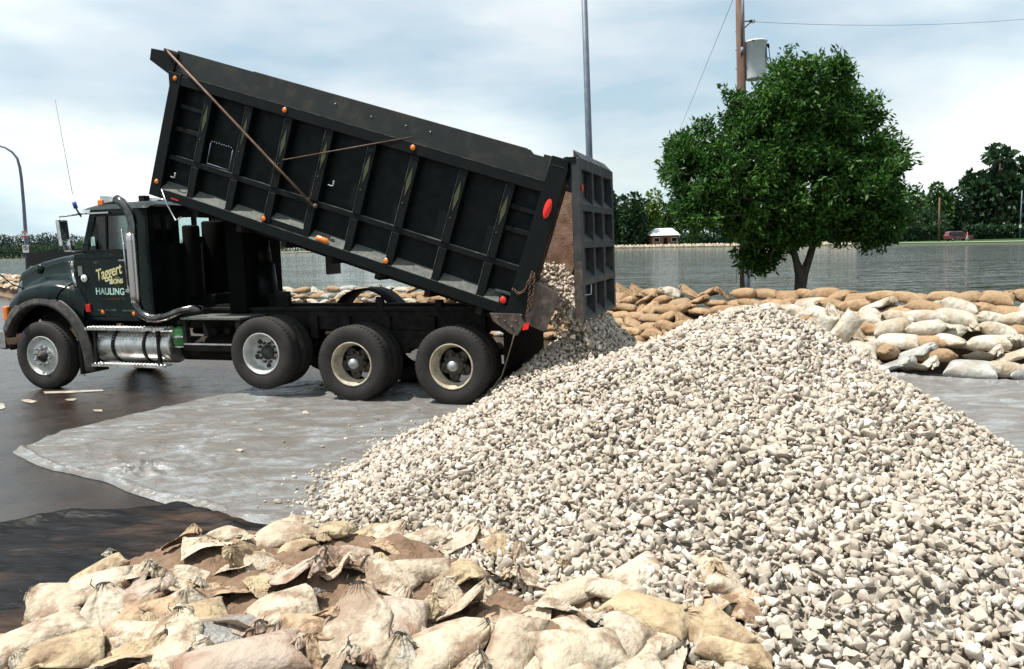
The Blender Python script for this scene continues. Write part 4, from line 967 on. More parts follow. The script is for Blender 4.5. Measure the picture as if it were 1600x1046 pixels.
# tarp arms, ladder frame, hooks, lights
mb = MB(); mb.tube([bd(5.53, .0, 2.05), bd(4.6, -.02, 1.58), bd(3.6, -.02, 1.06), bd(2.87, -.01, .685)], .017, 8); mb.ball(bd(2.87, -.012, .70), .03, 10); mb.tube([bd(5.53, -.03, 2.05), bd(5.53, 1.0, 2.06), bd(5.53, W2, 2.05)], .018, 8)
mb.build('tarp_arm', m_rusttube, bo)
mb = MB(); mb.tube([bd(3.47, -.012, 1.13), bd(1.80, .0, 1.86)], .008, 6); mb.build('tarp_cable', m_rusttube, bo)
mb = MB()
for p, q in (((4.60, 1.06), (4.60, .80)), ((4.25, 1.06), (4.25, .80)), ((4.60, .79), (4.25, .79))): mb.tube([bd(p[0], .03, p[1]), bd(q[0], .03, q[1])], .006, 6)
mb.build('step_frame', m_galv, bo)
mb = MB()
for k in range(9): mb.ball(bd(4.585-.038*k, .03, 1.08+.005*(k % 2)), .013, 8, (1, .6, .7))
mb.build('step_tread', m_galv, bo)
for a, h in ((5.05, .47), (2.72, 1.0)):
    mb = MB(); mb.tube([bd(a+.06, .02, h), bd(a, .01, h), bd(a-.02, .0, h+.01), bd(a-.02, .0, h+.06)], .009, 6); mb.ball(bd(a-.02, .0, h+.06), .014, 8); mb.build('hook', m_silver, bo)
def bl(a, h, r, m, nm='marker_light'):
    c = bd(a, -.004, h); mb = MB(); mb.lathe([(0, r*.4), (r*.6, r*.34), (r*.92, r*.12), (r, 0)], c, (0, 1, 0), 20); o = mb.build(nm, m, bo)
    mb = MB(); mb.lathe([(r, .004), (r*1.18, .004), (r*1.22, -.012)], c, (0, 1, 0), 20); mb.build('bezel', m_black, o)
bl(5.31, 1.73, .032, m_amber); bl(5.30, .35, .034, m_amber); bl(3.60, 1.735, .034, m_amber); bl(1.77, 1.735, .034, m_amber); bl(3.57, .335, .034, m_amber); bl(1.755, .32, .036, m_amber); bl(.165, .325, .042, m_redlens, 'tail_light')
bpart('light_guard', [([(.06, .40), (.30, .40), (.30, .42), (.06, .42)], -.01, .10)], m_bodyedge, 0)
mb = MB(); c = bd(2.69, .022, .315); ax = (bd(1, 0, 0)-bd(0, 0, 0)).normalized(); az = (bd(0, 0, 1)-bd(0, 0, 0)).normalized()
def pill(u, v):
    a = 2*math.pi*u; r = v; cx = .062 if math.cos(a) > 0 else -.062
    return c+ax*(cx*min(1, v*2)+math.cos(a)*.035*r)+az*(math.sin(a)*.035*r)+Vector((0, .022*(1-v*v)+.004, 0))
mb.grid(pill, 32, 6); mb.build('turn_signal', m_amber, bo)
mb = MB(); c2 = bd(-.055, -.016, 1.50)
mb.grid(lambda u, v: c2+ax*(math.cos(2*math.pi*u)*.045*v)+az*(math.sin(2*math.pi*u)*.115*v)+Vector((0, .016*(1-v*v)+.004, 0)), 32, 6); mb.build('tail_light', m_redlens, bo)
bpart('reflector', [(rect(4.90, 5.02, .19, .205), -.006, -.001)], m_redlens, 0)
mb = MB(); mb.tube([bd(5.20, .0, .27), bd(5.05, -.02, .10), bd(4.88, -.01, -.07), bd(4.80, .0, .0)], .010, 6); mb.build('tarp_handle', m_silver, bo)
# rear spreader wings
mb = MB(); mb.prism([(-.97, 1.02), (-.86, 1.60), (-1.09, 1.53), (-1.33, 1.405), (-1.385, 1.33), (-1.20, .93)], .0, .02, f3)
mb.build('spreader_wing', m_steel, truck, bevel=.004); mb = MB()
mb.prism([(-.97, 1.02), (-.86, 1.60), (-1.09, 1.53), (-1.33, 1.405), (-1.385, 1.33), (-1.20, .93)], W2-.02, W2, f3)
mb.build('spreader_wing', m_steel, truck, bevel=.004)
mb = MB(); mb.prism([(-.52, 1.155), (-.56, 1.06), (-.78, .905), (-.86, .885), (-.97, 1.04), (-.90, 1.15)], -.014, .02, f3); mb.build('hinge_plate', m_steel, truck, bevel=.005)
mb = MB()
for q in ((-.63, 1.10), (-.72, 1.06), (-.80, .99), (-.86, 1.06), (-.92, 1.13)): mb.lathe([(0, .014), (.014, .012), (.016, 0)], T(q[0], -.015, q[1]), (0, 1, 0), 6)
mb.build('plate_bolt', m_steel, truck)
mb = MB(); mb.prism([(-1.0, .965), (-.93, .95), (-.95, 1.03), (-1.02, 1.045)], -.02, -.005, f3); mb.build('tail_light', m_redlens, truck)
mb = MB(); mb.tube([T(-.83, .0, .92), T(-.80, -.02, .8), T(-.74, -.02, .62), T(-.66, -.01, .40), T(-.52, .0, .22), T(-.45, .0, .05)], .009, 6); mb.build('hanging_wire', m_steel, truck)
mb = MB(); mb.box(-.66, -.62, .2, 1.9, .45, 1.1, T); mb.build('void_shade_panel', m_dark, truck)  # dark panel added for the shadowed void under the bed's rear end
# chains
def chain(nm, pts, n, r=.020):
    P = [Vector(p) for p in pts]; mb = MB()
    for k in range(n):
        t = k/(n-1)*(len(P)-1); i = min(int(t), len(P)-2); c = P[i].lerp(P[i+1], t-i); d = (P[i+1]-P[i]).normalized()
        u = d.orthogonal().normalized(); u = u if k % 2 else d.cross(u)
        lp = [c+d*(math.cos(a)*r*1.5)+u*(math.sin(a)*r*.8) for a in [2*math.pi*j/8 for j in range(9)]]
        mb.tube(lp, r*.26, 5, cap=False)
    return mb.build(nm, m_rusttube, truck)
chain('chain', [T(-1.06, -.02, 1.62), T(-1.04, -.03, 1.45), T(-1.02, -.03, 1.28), T(-1.0, -.03, 1.14)], 15, .019); chain('chain', [T(-1.09, -.02, 1.60), T(-1.085, -.035, 1.42), T(-1.04, -.035, 1.24)], 11, .019)
chain('chain', [T(-.84, -.02, 1.43), T(-.90, -.03, 1.385), T(-.97, -.03, 1.42), T(-1.04, -.03, 1.56)], 9, .019)

# ---------------- tailgate, hanging from the top hinge
GV0, GV1 = .0, 2.06
def gt(d, v, w): return T(d-.03*(2.92-w)/1.85, v, w)
FG = lambda v, w, d: gt(d, v, w)
g_ = MB(); g_.prism([(GV0+.02, 1.07), (GV1-.02, 1.07), (GV1-.02, 2.9), (GV0+.02, 2.9)], -1.535, -1.55, FG)
go = g_.build('tailgate', m_gate, truck)
mb = MB(); mb.prism([(GV0+.10, 1.12), (GV1-.10, 1.12), (GV1-.10, 2.62), (GV0+.10, 2.62)], -1.525, -1.534, FG); mb.build('inner_panel', m_rust, go)
mb = MB()
vb = [GV0, .11, .66, .72, 1.26, 1.32, 1.95, GV1]
for a, c in ((GV0, .10), (.67, .72), (1.28, 1.33), (1.96, GV1)): mb.prism([(a, 1.06), (c, 1.06), (c, 2.92), (a, 2.92)], -1.551, -1.645, FG)
mb.build('gate_frame', m_gate, go, bevel=.008)
mb = MB()
for h0, h1 in ((2.80, 2.92), (2.33, 2.405), (1.90, 1.975), (1.47, 1.545), (1.06, 1.09)):
    for a, c in ((.102, .668), (.722, 1.278), (1.332, 1.958)):
        # sloping shelf tops shed stones
        mb.add([gt(-1.642, a, h0), gt(-1.642, c, h0), gt(-1.642, c, h1), gt(-1.642, a, h1), gt(-1.551, a, h1+.10), gt(-1.551, c, h1+.10), gt(-1.551, c, h0), gt(-1.551, a, h0)],
               [(0, 1, 2, 3), (3, 2, 5, 4), (0, 3, 4, 7), (1, 6, 5, 2), (0, 7, 6, 1)])
mb.build('gate_rib', m_gate, go)
mb = MB(); mb.prism([(GV0-.004, 1.06), (GV0, 1.06), (GV0, 1.75), (GV0-.004, 1.75)], -1.55, -1.64, FG); mb.build('lit_gate_edge', m_steel, go)  # brownish steel strip paints the sunlight on the lower gate edge
mb = MB(); mb.tube([gt(-1.65, .02, 1.36), gt(-1.72, .06, 1.37), gt(-1.72, .08, 1.48)], .007, 6); mb.build('latch_pin', m_silver, go)
mb = MB(); mb.ball(gt(-1.66, .045, 2.58), .03, 10, (.3, 1, 1.4)); mb.build('reflector', m_redlens, go)
mb = MB(); mb.tube([T(-1.50, -.01, 2.90), T(-1.50, W2, 2.90)], .035, 12); mb.box(-1.60, -1.46, -.005, .10, 2.86, 2.93, T); mb.build('hinge_bar', m_body, go)

# lettering becomes mesh so that every word is an object with its own faces
bpy.context.view_layer.update(); dg = bpy.context.evaluated_depsgraph_get()
for o in [o for o in scene.objects if o.type == 'FONT']:
    me = bpy.data.meshes.new_from_object(o.evaluated_get(dg)); n = link('lettering', me, o.parent); n.matrix_local = o.matrix_local.copy(); bpy.data.objects.remove(o)

# ================================================================ sandbags
def bag_sim(seed, L=.62, W=.40, nu=28, nv=18, frames=26, press=30, neck=True, bump=.05, sub=1, stiff=.2, open_=.30):
    rnd = random.Random(seed); bm = bmesh.new(); top = {}; bot = {}
    for i in range(nu+1):
        for j in range(nv+1):
            u = i/nu*2-1; v = j/nv*2-1; edge = i in (0, nu) or j in (0, nv)
            z = 0.0 if edge else .03*(1-u*u)*(1-v*v)+.006*rnd.random()
            a = bm.verts.new((u*L/2, v*W/2, z)); top[i, j] = a; bot[i, j] = a if edge else bm.verts.new((u*L/2, v*W/2, -z))
    for i in range(nu):
        for j in range(nv):
            bm.faces.new([top[i, j], top[i+1, j], top[i+1, j+1], top[i, j+1]])
            try: bm.faces.new([bot[i, j], bot[i, j+1], bot[i+1, j+1], bot[i+1, j]])
            except ValueError: pass
    me = bpy.data.meshes.new('bag'); bm.to_mesh(me); bm.free()
    ob = bpy.data.objects.new('sim_bag', me); scene.collection.objects.link(ob)
    if neck:
        ob.shape_key_add(name='Basis'); k = ob.shape_key_add(name='start'); ns_ = L/2*.62
        for v in k.data:
            x, y, z = v.co
            if x > ns_*.2:
                t = min(1, (x-ns_*.2)/(ns_*.8)); t2 = max(0, (x-ns_)/(L/2-ns_)); s = 1-(1-.16)*t**1.5 if x <= ns_ else .16+open_*t2
                v.co.y = y*s; v.co.z = z+(.05*(1-abs(s))+.02)*math.sin(y/W*60)*min(1, t)*.5+.03*t
        k.value = 1; vg = ob.vertex_groups.new(name='pin'); vg.add([v.index for v in me.vertices if abs(v.co.x-ns_) < L/nu*.6], 1.0, 'ADD')
    gm = bpy.data.meshes.new('g'); bm = bmesh.new(); bmesh.ops.create_grid(bm, x_segments=26, y_segments=26, size=.7)
    for v in bm.verts: v.co.z = -.11+bump*noise.noise(Vector((v.co.x*3.5+seed*7, v.co.y*3.5, 0)))
    bm.to_mesh(gm); bm.free(); go_ = bpy.data.objects.new('sim_floor', gm); scene.collection.objects.link(go_)
    go_.modifiers.new('c', 'COLLISION'); go_.collision.thickness_outer = .006; go_.collision.cloth_friction = 20
    m = ob.modifiers.new('cl', 'CLOTH'); s = m.settings
    s.quality = 5; s.mass = .35; s.tension_stiffness = 25; s.compression_stiffness = 15; s.shear_stiffness = 8; s.bending_stiffness = stiff
    s.use_pressure = True; s.uniform_pressure_force = press; s.tension_damping = 15; s.compression_damping = 15; s.air_damping = 3
    if neck: s.vertex_group_mass = 'pin'; s.rest_shape_key = me.shape_keys.key_blocks[0]
    m.collision_settings.collision_quality = 2; m.collision_settings.distance_min = .004; m.point_cache.frame_end = frames+2
    if sub: sm = ob.modifiers.new('s', 'SUBSURF'); sm.levels = sm.render_levels = sub
    for f in range(1, frames+1): scene.frame_set(f)
    out = bpy.data.meshes.new_from_object(ob.evaluated_get(bpy.context.evaluated_depsgraph_get()))
    bpy.data.objects.remove(ob); bpy.data.objects.remove(go_); scene.frame_set(1)
    out.polygons.foreach_set('use_smooth', [True]*len(out.polygons)); out.materials.clear(); out.materials.append(None)
    co = np.zeros(len(out.vertices)*3); out.vertices.foreach_get('co', co); co = co.reshape(-1, 3)
    if not np.isfinite(co).all(): print('BAD SIM', seed)
    off = (co.max(0)+co.min(0))/2; off[2] = co[:, 2].min(); co -= off; out.vertices.foreach_set('co', co.ravel()); out.update()
    out['nx'] = float(L/2*.62-off[0]) if neck else 0.0; out['nz'] = float(.03-off[2]); out['ny'] = float(-off[1])
    return out
t0 = time.time()
VN = [bag_sim(i, press=p, L=l, W=w) for i, (p, l, w) in enumerate([(30, .62, .40), (18, .60, .42), (45, .66, .38), (24, .56, .40), (36, .60, .36), (12, .64, .44)])]
VP = [bag_sim(20+i, press=p, L=l, W=w, neck=False) for i, (p, l, w) in enumerate([(26, .58, .36), (42, .62, .36), (14, .58, .40), (34, .54, .38)])]
VH = [bag_sim(40+i, press=p, L=l, W=w, nu=42, nv=28, frames=30, stiff=.03, neck=n, bump=.13, open_=o_) for i, (p, l, w, n, o_) in enumerate([(18, .60, .42, True, .35), (8, .60, .46, True, .5), (26, .62, .44, True, .3), (5, .62, .46, True, .6), (20, .56, .46, False, 0), (7, .60, .44, False, 0)])]
VR = [bag_sim(60+i, press=.6, L=.5, W=.36, nu=34, nv=24, frames=26, stiff=.03, neck=i != 1, bump=.22, open_=.8) for i in range(2)]
print('bag sims', round(time.time()-t0, 1))
def bag_mat(name, c1, c2, rough, weave, wamp, dirt, damt, dscale, rnd=.16, trans=0.0, lowr=0.0):
    m = mat(name, c1, c2, 5, rough, rnd=rnd, bump=2.4, bscale=17, dirt=dirt, dirt_amt=min(.95, damt*1.12), dirt_scale=dscale, dscale_lo=.475)
    nt = m.node_tree; b = nt.nodes['Principled BSDF']; N = nt.nodes; L = nt.links
    prev = b.inputs['Normal'].links[0].from_socket
    rg = N.new('ShaderNodeTexNoise'); rg.noise_type = 'RIDGED_MULTIFRACTAL'; rg.inputs['Scale'].default_value = 5.5; rg.inputs['Detail'].default_value = 3; rg.inputs['Distortion'].default_value = .8
    src = [n for n in N if n.type == 'TEX_NOISE' and n is not rg][0].inputs['Vector'].links[0].from_socket; L.new(src, rg.inputs['Vector'])
    rb = N.new('ShaderNodeBump'); rb.inputs['Strength'].default_value = .55; rb.inputs['Distance'].default_value = .022; L.new(rg.outputs['Fac'], rb.inputs['Height']); L.new(prev, rb.inputs['Normal']); prev = rb.outputs[0]
    tcn = N.new('ShaderNodeTexCoord'); ad = None
    for dr in ('X', 'Y'):
        w = N.new('ShaderNodeTexWave'); w.bands_direction = dr; w.inputs['Scale'].default_value = weave; w.inputs['Distortion'].default_value = 1.5; w.inputs['Detail'].default_value = 1
        L.new(tcn.outputs['Object'], w.inputs['Vector'])
        if ad is None: ad = w.outputs['Fac']
        else:
            mm = N.new('ShaderNodeMath'); mm.operation = 'ADD'; L.new(ad, mm.inputs[0]); L.new(w.outputs['Fac'], mm.inputs[1]); ad = mm.outputs[0]
    bn = N.new('ShaderNodeBump'); bn.inputs['Strength'].default_value = wamp; bn.inputs['Distance'].default_value = .002; L.new(ad, bn.inputs['Height']); L.new(prev, bn.inputs['Normal']); L.new(bn.outputs[0], b.inputs['Normal'])
    return m
DIRT = (.20, .125, .075)
mb_tan = bag_mat('tan_burlap', (.31, .205, .115), (.41, .295, .18), .9, 120, .5, (.22, .11, .045), .6, 5)
mb_white = bag_mat('white_woven_bag', (.50, .46, .39), (.37, .335, .27), .6, 90, .25, (.30, .23, .15), .75, 4, .14)
mb_grey = bag_mat('grey_woven_bag', (.28, .29, .28), (.38, .38, .36), .5, 90, .25, (.22, .18, .13), .5, 4, .12)
mb_cream = bag_mat('cream_canvas_bag', (.40, .33, .24), (.52, .45, .345), .75, 110, .3, DIRT, .75, 4.5, .10)
mb_yel = bag_mat('yellowish_canvas_bag', (.36, .275, .16), (.45, .365, .235), .72, 110, .3, DIRT, .7, 4.5, .10)
mb_pale = bag_mat('pale_canvas_bag', (.50, .435, .34), (.42, .355, .27), .65, 110, .3, DIRT, .65, 4.0, .08)
mb_mauve = bag_mat('mauve_stained_bag', (.36, .28, .22), (.45, .37, .30), .75, 110, .3, (.22, .13, .085), .85, 3.5, .10)
mb_dirty = bag_mat('muddy_bag', (.44, .32, .21), (.34, .23, .14), .9, 110, .3, (.15, .09, .055), .9, 5.5, .10)
mb_foil = bag_mat('grey_plastic_wrap', (.20, .195, .18), (.30, .29, .27), .35, 60, .2, DIRT, .4, 4, .05)
m_twine = mat('dark_wire_tie', (.02, .015, .012), None, 9, .6)
def put_bag(me, m, loc, rot, sc, name='sandbag', tie=False):
    o = link(name, me, None, loc, rot); o.scale = sc if isinstance(sc, (tuple, list)) else (sc, sc, sc)
    o.material_slots[0].link = 'OBJECT'; o.material_slots[0].material = m
    if tie and me['nx']:
        tb = link('tie', TIE, o, (me['nx'], me['ny'], me['nz'])); tb.rotation_euler = (0, R_(90), 0)
    return o
mb = MB()
for r_, z_ in ((.034, 0), (.036, .008), (.033, -.006)): mb.tube([Vector((math.cos(a)*r_, math.sin(a)*r_*1.1, z_+.003*math.sin(3*a))) for a in [2*math.pi*k/16 for k in range(17)]], .0035, 5, cap=False)
mb.tube([(0, .036, 0), (.03, .06, .01), (.05, .075, -.03)], .003, 5); mb.tube([(0, .036, 0), (-.04, .06, .01), (-.06, .05, .04)], .003, 5)
TIE = mb.mesh('tie', m_twine)

# ---- flood wall
CP = [Vector((x, y, 0)) for x, y in CREST]
def crest(s):
    i = 0; 
    while i < len(CP)-2 and s > (CP[i+1]-CP[i]).length: s -= (CP[i+1]-CP[i]).length; i += 1
    d = (CP[i+1]-CP[i]); t = d.normalized(); return CP[i]+t*s, t
NROW = 7; RH = .142
SEC = [('behind the truck frame', 395, 835), ('between tailgate and tree trunk', 925, 1250), ('right of the tree trunk', 1250, 1640), ('at far left beyond the truck bonnet', -30, 30)]
rw = random.Random(11); wall = []; base_bags = []
total = sum((CP[i+1]-CP[i]).length for i in range(0, 13))
for row in range(NROW):
    s = rw.uniform(0, .3)
    while s < 62:
        p, t = crest(s); t = (crest(max(0, s-2.2))[1]+crest(s+2.2)[1]+crest(s+1)[1]+crest(max(0, s-1))[1]).normalized(); nrm = Vector((t.y, -t.x, 0)); 
        if nrm.dot(-p) < 0: nrm = -nrm
        right = p.x > 4.4; far = p.x < -9
        if far and row < 3 : s += .6; continue
        step_ = .165 if not right else .285
        if -.3 > p.x: step_ = .16
        off = (NROW-1-row)*step_+rw.uniform(-.05, .05)
        z = row*RH+rw.uniform(-.012, .012)
        if right and row in (0, 1, 2, 3, 4): z *= 1.0
        u = rw.random()
        if right:
            kind = 'tan' if (row == NROW-1 and u < .97) or (row == NROW-2 and u < .60) or (row < NROW-2 and u < .20) else 'white'
        elif p.x > -1.0: kind = ('tan' if u < .55 else 'white') if row == NROW-1 else ('tan' if u < .93 else 'white')
        else: kind = ('white' if u < .6 else 'tan') if row >= NROW-3 and p.x < -3 else ('tan' if u < .6 else 'white')
        if kind == 'white' and rw.random() < .12: kind = 'grey'
        sc = rw.uniform(.80, .98) if not right else (rw.uniform(.88, 1.0) if kind == 'tan' else rw.uniform(.98, 1.22))
        cross = rw.random() < (.22 if not right else .15)
        ang = math.atan2(t.y, t.x)+rw.uniform(-.22, .22)+(math.pi if rw.random() < .5 else 0)
        if cross: ang += math.pi/2
        tilt = rw.uniform(-.13, .13); roll = rw.uniform(-.12, .12)
        pos = p+nrm*off+Vector((0, 0, z))
        px = proj(pos+Vector((0, 0, .1)))
        m = {'tan': mb_tan, 'white': mb_white, 'grey': mb_grey}[kind]
        me = rw.choice(VN+VP[:2]+VH[:4] if kind != 'tan' else (VP+VN[:3]+VH[:2] if not (right and row >= NROW-2) else VP+VN[:2]))
        sec = next((k for k, (n, a, b2) in enumerate(SEC) if a-10 < px[0] < b2), None)
        vis = sec is not None
        if sec == 0: vis = px[1] < 492 and row >= 2
        if sec == 1:
            # hidden behind the gravel crest
            crestY = float(np.interp(px[0], [930, 980, 1040, 1100, 1250], [545, 530, 515, 500, 488])); vis = px[1]-18 < crestY
        if sec == 2:
            lim = float(np.interp(px[0], [1250, 1300, 1370, 1450, 1640], [500, 535, 590, 640, 760])); vis = px[1]-18 < lim
        if sec == 3: vis = row >= 3
        if vis: wall.append((sec, row, px[0], kind, me, m, pos, (roll, tilt, ang), sc, cross))
        else: base_bags.append((me, m, pos, (roll, tilt, ang), sc))
        s += (.47*sc if not cross else .33*sc)*(1.0 if not far else 1.15)*(.78 if right else .95)
print('wall bags', len(wall), 'hidden', len(base_bags))
ORD = ['first', 'second', 'third', 'fourth', 'fifth', 'sixth', 'seventh', 'eighth', 'ninth', 'tenth', 'eleventh', 'twelfth', 'thirteenth', 'fourteenth', 'fifteenth', 'sixteenth', 'seventeenth', 'eighteenth', 'nineteenth', 'twentieth']+['%dth' % k for k in range(21, 60)]
ROWN = ['lowest row', 'second-lowest row', 'third-lowest row', 'middle row', 'third row', 'second row', 'top row']
COLN = {'tan': 'tan burlap', 'white': 'off-white woven', 'grey': 'grey woven'}
from collections import defaultdict
wall.sort(key=lambda w: -w[8]/max(3, w[6].y)*(1+.2*(w[0] == 2)))
WMAX = 152
for w in wall[WMAX:]: base_bags.append((w[4], w[5], w[6], w[7], w[8]))
wall = wall[:WMAX]
cnt = defaultdict(list)
for w in wall: cnt[(w[0], w[1], w[3])].append(w)
for key, lst in cnt.items():
    lst.sort(key=lambda w: w[2])
    for i, (sec, row, px, kind, me, m, pos, rot, sc, cross) in enumerate(lst):
        o = put_bag(me, m, pos, rot, (sc, sc, sc*1.25))
        tag(o, f"{ORD[i]} {COLN[kind]} sandbag from left, {ROWN[row]}, {SEC[sec][0]}", 'sandbag', f'sandbags of the flood wall {SEC[sec][0]}')
# hidden courses and the wall's unseen stretches: one mass
def merge_bags(items, name):
    Vs = []; Fs = []; Ms = []; off = 0; mats = []
    for me, m, pos, rot, sc in items:
        if m not in mats: mats.append(m)
        src = LOWRES[me.name]
        V, F_ = src; R3 = np.array(Euler(rot).to_matrix()); P = (V*sc)@R3.T+np.array(pos); Vs.append(P); Fs.append(F_+off); Ms.append(np.full(len(F_), mats.index(m))); off += len(V)
    V = np.concatenate(Vs); F_ = np.concatenate(Fs); Mi = np.concatenate(Ms)
    me = bpy.data.meshes.new(name); me.from_pydata(V.tolist(), [], F_.tolist()); me.polygons.foreach_set('use_smooth', [True]*len(F_)); me.polygons.foreach_set('material_index', Mi.astype(np.int32))
    for m in mats: me.materials.append(m)
    me.update(); return link(name, me)
LOWRES = {}
for me in VN+VP+VH:
    tmp = bpy.data.objects.new('t', me.copy()); scene.collection.objects.link(tmp); dc = tmp.modifiers.new('d', 'DECIMATE'); dc.ratio = .22
    ev = bpy.data.meshes.new_from_object(tmp.evaluated_get(bpy.context.evaluated_depsgraph_get()))
    ev.calc_loop_triangles(); V = np.array([v.co for v in ev.vertices]); F_ = np.array([t.vertices[:] for t in ev.loop_triangles]); LOWRES[me.name] = (V, F_); bpy.data.objects.remove(tmp)
o = merge_bags(base_bags, 'sandbag_mass'); tag(o, 'mass of stacked sandbags in the farther and half-hidden courses of the flood wall', 'sandbags', kind='stuff')
# earth core of the wall
mb = MB(); ss = [k*.6 for k in range(100)]
rows_ = []
for s in ss:
    p, t = crest(s); t = (crest(max(0, s-2.2))[1]+crest(s+2.2)[1]+crest(s+1)[1]+crest(max(0, s-1))[1]).normalized(); nrm = Vector((t.y, -t.x, 0)); nrm = nrm if nrm.dot(-p) > 0 else -nrm
    wd = 1.0 if p.x > 4.4 else .6
    rows_.append([p-nrm*.12+Vector((0, 0, -.6)), p-nrm*.10+Vector((0, 0, .66)), p+nrm*.0+Vector((0, 0, .66)), p+nrm*wd+Vector((0, 0, .0))])
vs = [q for r in rows_ for q in r]; mb.add(vs, [(i*4+k, (i+1)*4+k, (i+1)*4+k+1, i*4+k+1) for i in range(len(rows_)-1) for k in range(3)], True)
tag(mb.build('flood_wall_core', m_bank), 'dark earth and packed sand filling behind the stacked wall sandbags', 'flood wall')
# two big white bags slumped over the gravel side of the wall
for (px_, py_, Y_, yaw, lab) in ((1288, 503, 12.0, 1.75, 'upright off-white sandbag slumped at the wall beside the gravel crest'), (1322, 497, 11.8, 2.25, 'leaning off-white sandbag with a pointed corner right of the gravel crest')):
    p = atY(px_, py_, Y_); o = put_bag(VP[0], mb_white, p-Vector((0, 0, .16)), (0, .0, 0), .98)
    o.rotation_euler = (R_(58), R_(-75 if yaw < 2 else -50), R_(10)); tag(o, lab, 'sandbag', 'sandbags of the flood wall right of the tree trunk')

# ---- near heap of sandbags
HB = [onz(*p) for p in [(-40, 1046), (30, 985), (62, 930), (150, 880), (300, 825), (430, 800), (620, 800), (760, 835), (850, 885), (960, 925), (1060, 960), (1130, 960), (1215, 1046)]]; HB = [onz(*p) for p in [(-40, 1046), (30, 985), (55, 925), (150, 878), (300, 822), (430, 800), (640, 806), (775, 838), (860, 885), (965, 925), (1060, 960), (1130, 965), (1215, 1060)]]
HB = [Vector((p.x, p.y-(.42 if 2 < i < 9 else .12), 0)) for i, p in enumerate(HB)]
HB += [Vector((1.05, 2.2, 0)), Vector((-2.6, 2.2, 0))]
FSC = .92
def heap_d(x, y):
    ins = False; dm = 9; n = len(HB)
    for i in range(n):
        a, c = HB[i], HB[(i+1) % n]
        if (a.y > y) != (c.y > y) and x < (c.x-a.x)*(y-a.y)/(c.y-a.y)+a.x: ins = not ins
        e = c-a; t = max(0, min(1, ((x-a.x)*e.x+(y-a.y)*e.y)/(e.x**2+e.y**2))); dm = min(dm, math.hypot(x-a.x-e.x*t, y-a.y-e.y*t))
    return dm if ins else -dm
SOILP = [(onz(330, 868, .2), .12, .26), (onz(622, 842, .2), .07, .22), (onz(865, 942, .3), .07, .16), (onz(805, 1000, .3), .03, .12), (onz(480, 870, .3), .05, .2)]
def heap_z(x, y):
    d = heap_d(x, y); z = .27*(1-math.exp(-max(0, d+.02)/.48))
    for c, h, r in SOILP: z += h*math.exp(-((x-c.x)**2+(y-c.y)**2)/r**2)*(.8+.4*nz3(x*9, y*9, 1))
    return z
def base_z(x, y): return max(heap_z(x, y), float(Hp(x, y))-.01)
def hz(u, v):
    x = -3.3+4.9*u; y = 2.0+3.9*v; z = heap_z(x, y); e = heap_d(x, y)
    return (x, y, (z-.02+.028*nz3(x*8, y*8, 3)+.018*nz3(x*23, y*23, 5)+.008*nz3(x*60, y*60, 7)) if e > -.12 else -.05)
mb = MB(); mb.grid(hz, 300, 240); o = mb.build('soil', m_bank); tag(o, 'loose brown soil spilling between the near sandbags', 'soil', kind='stuff')
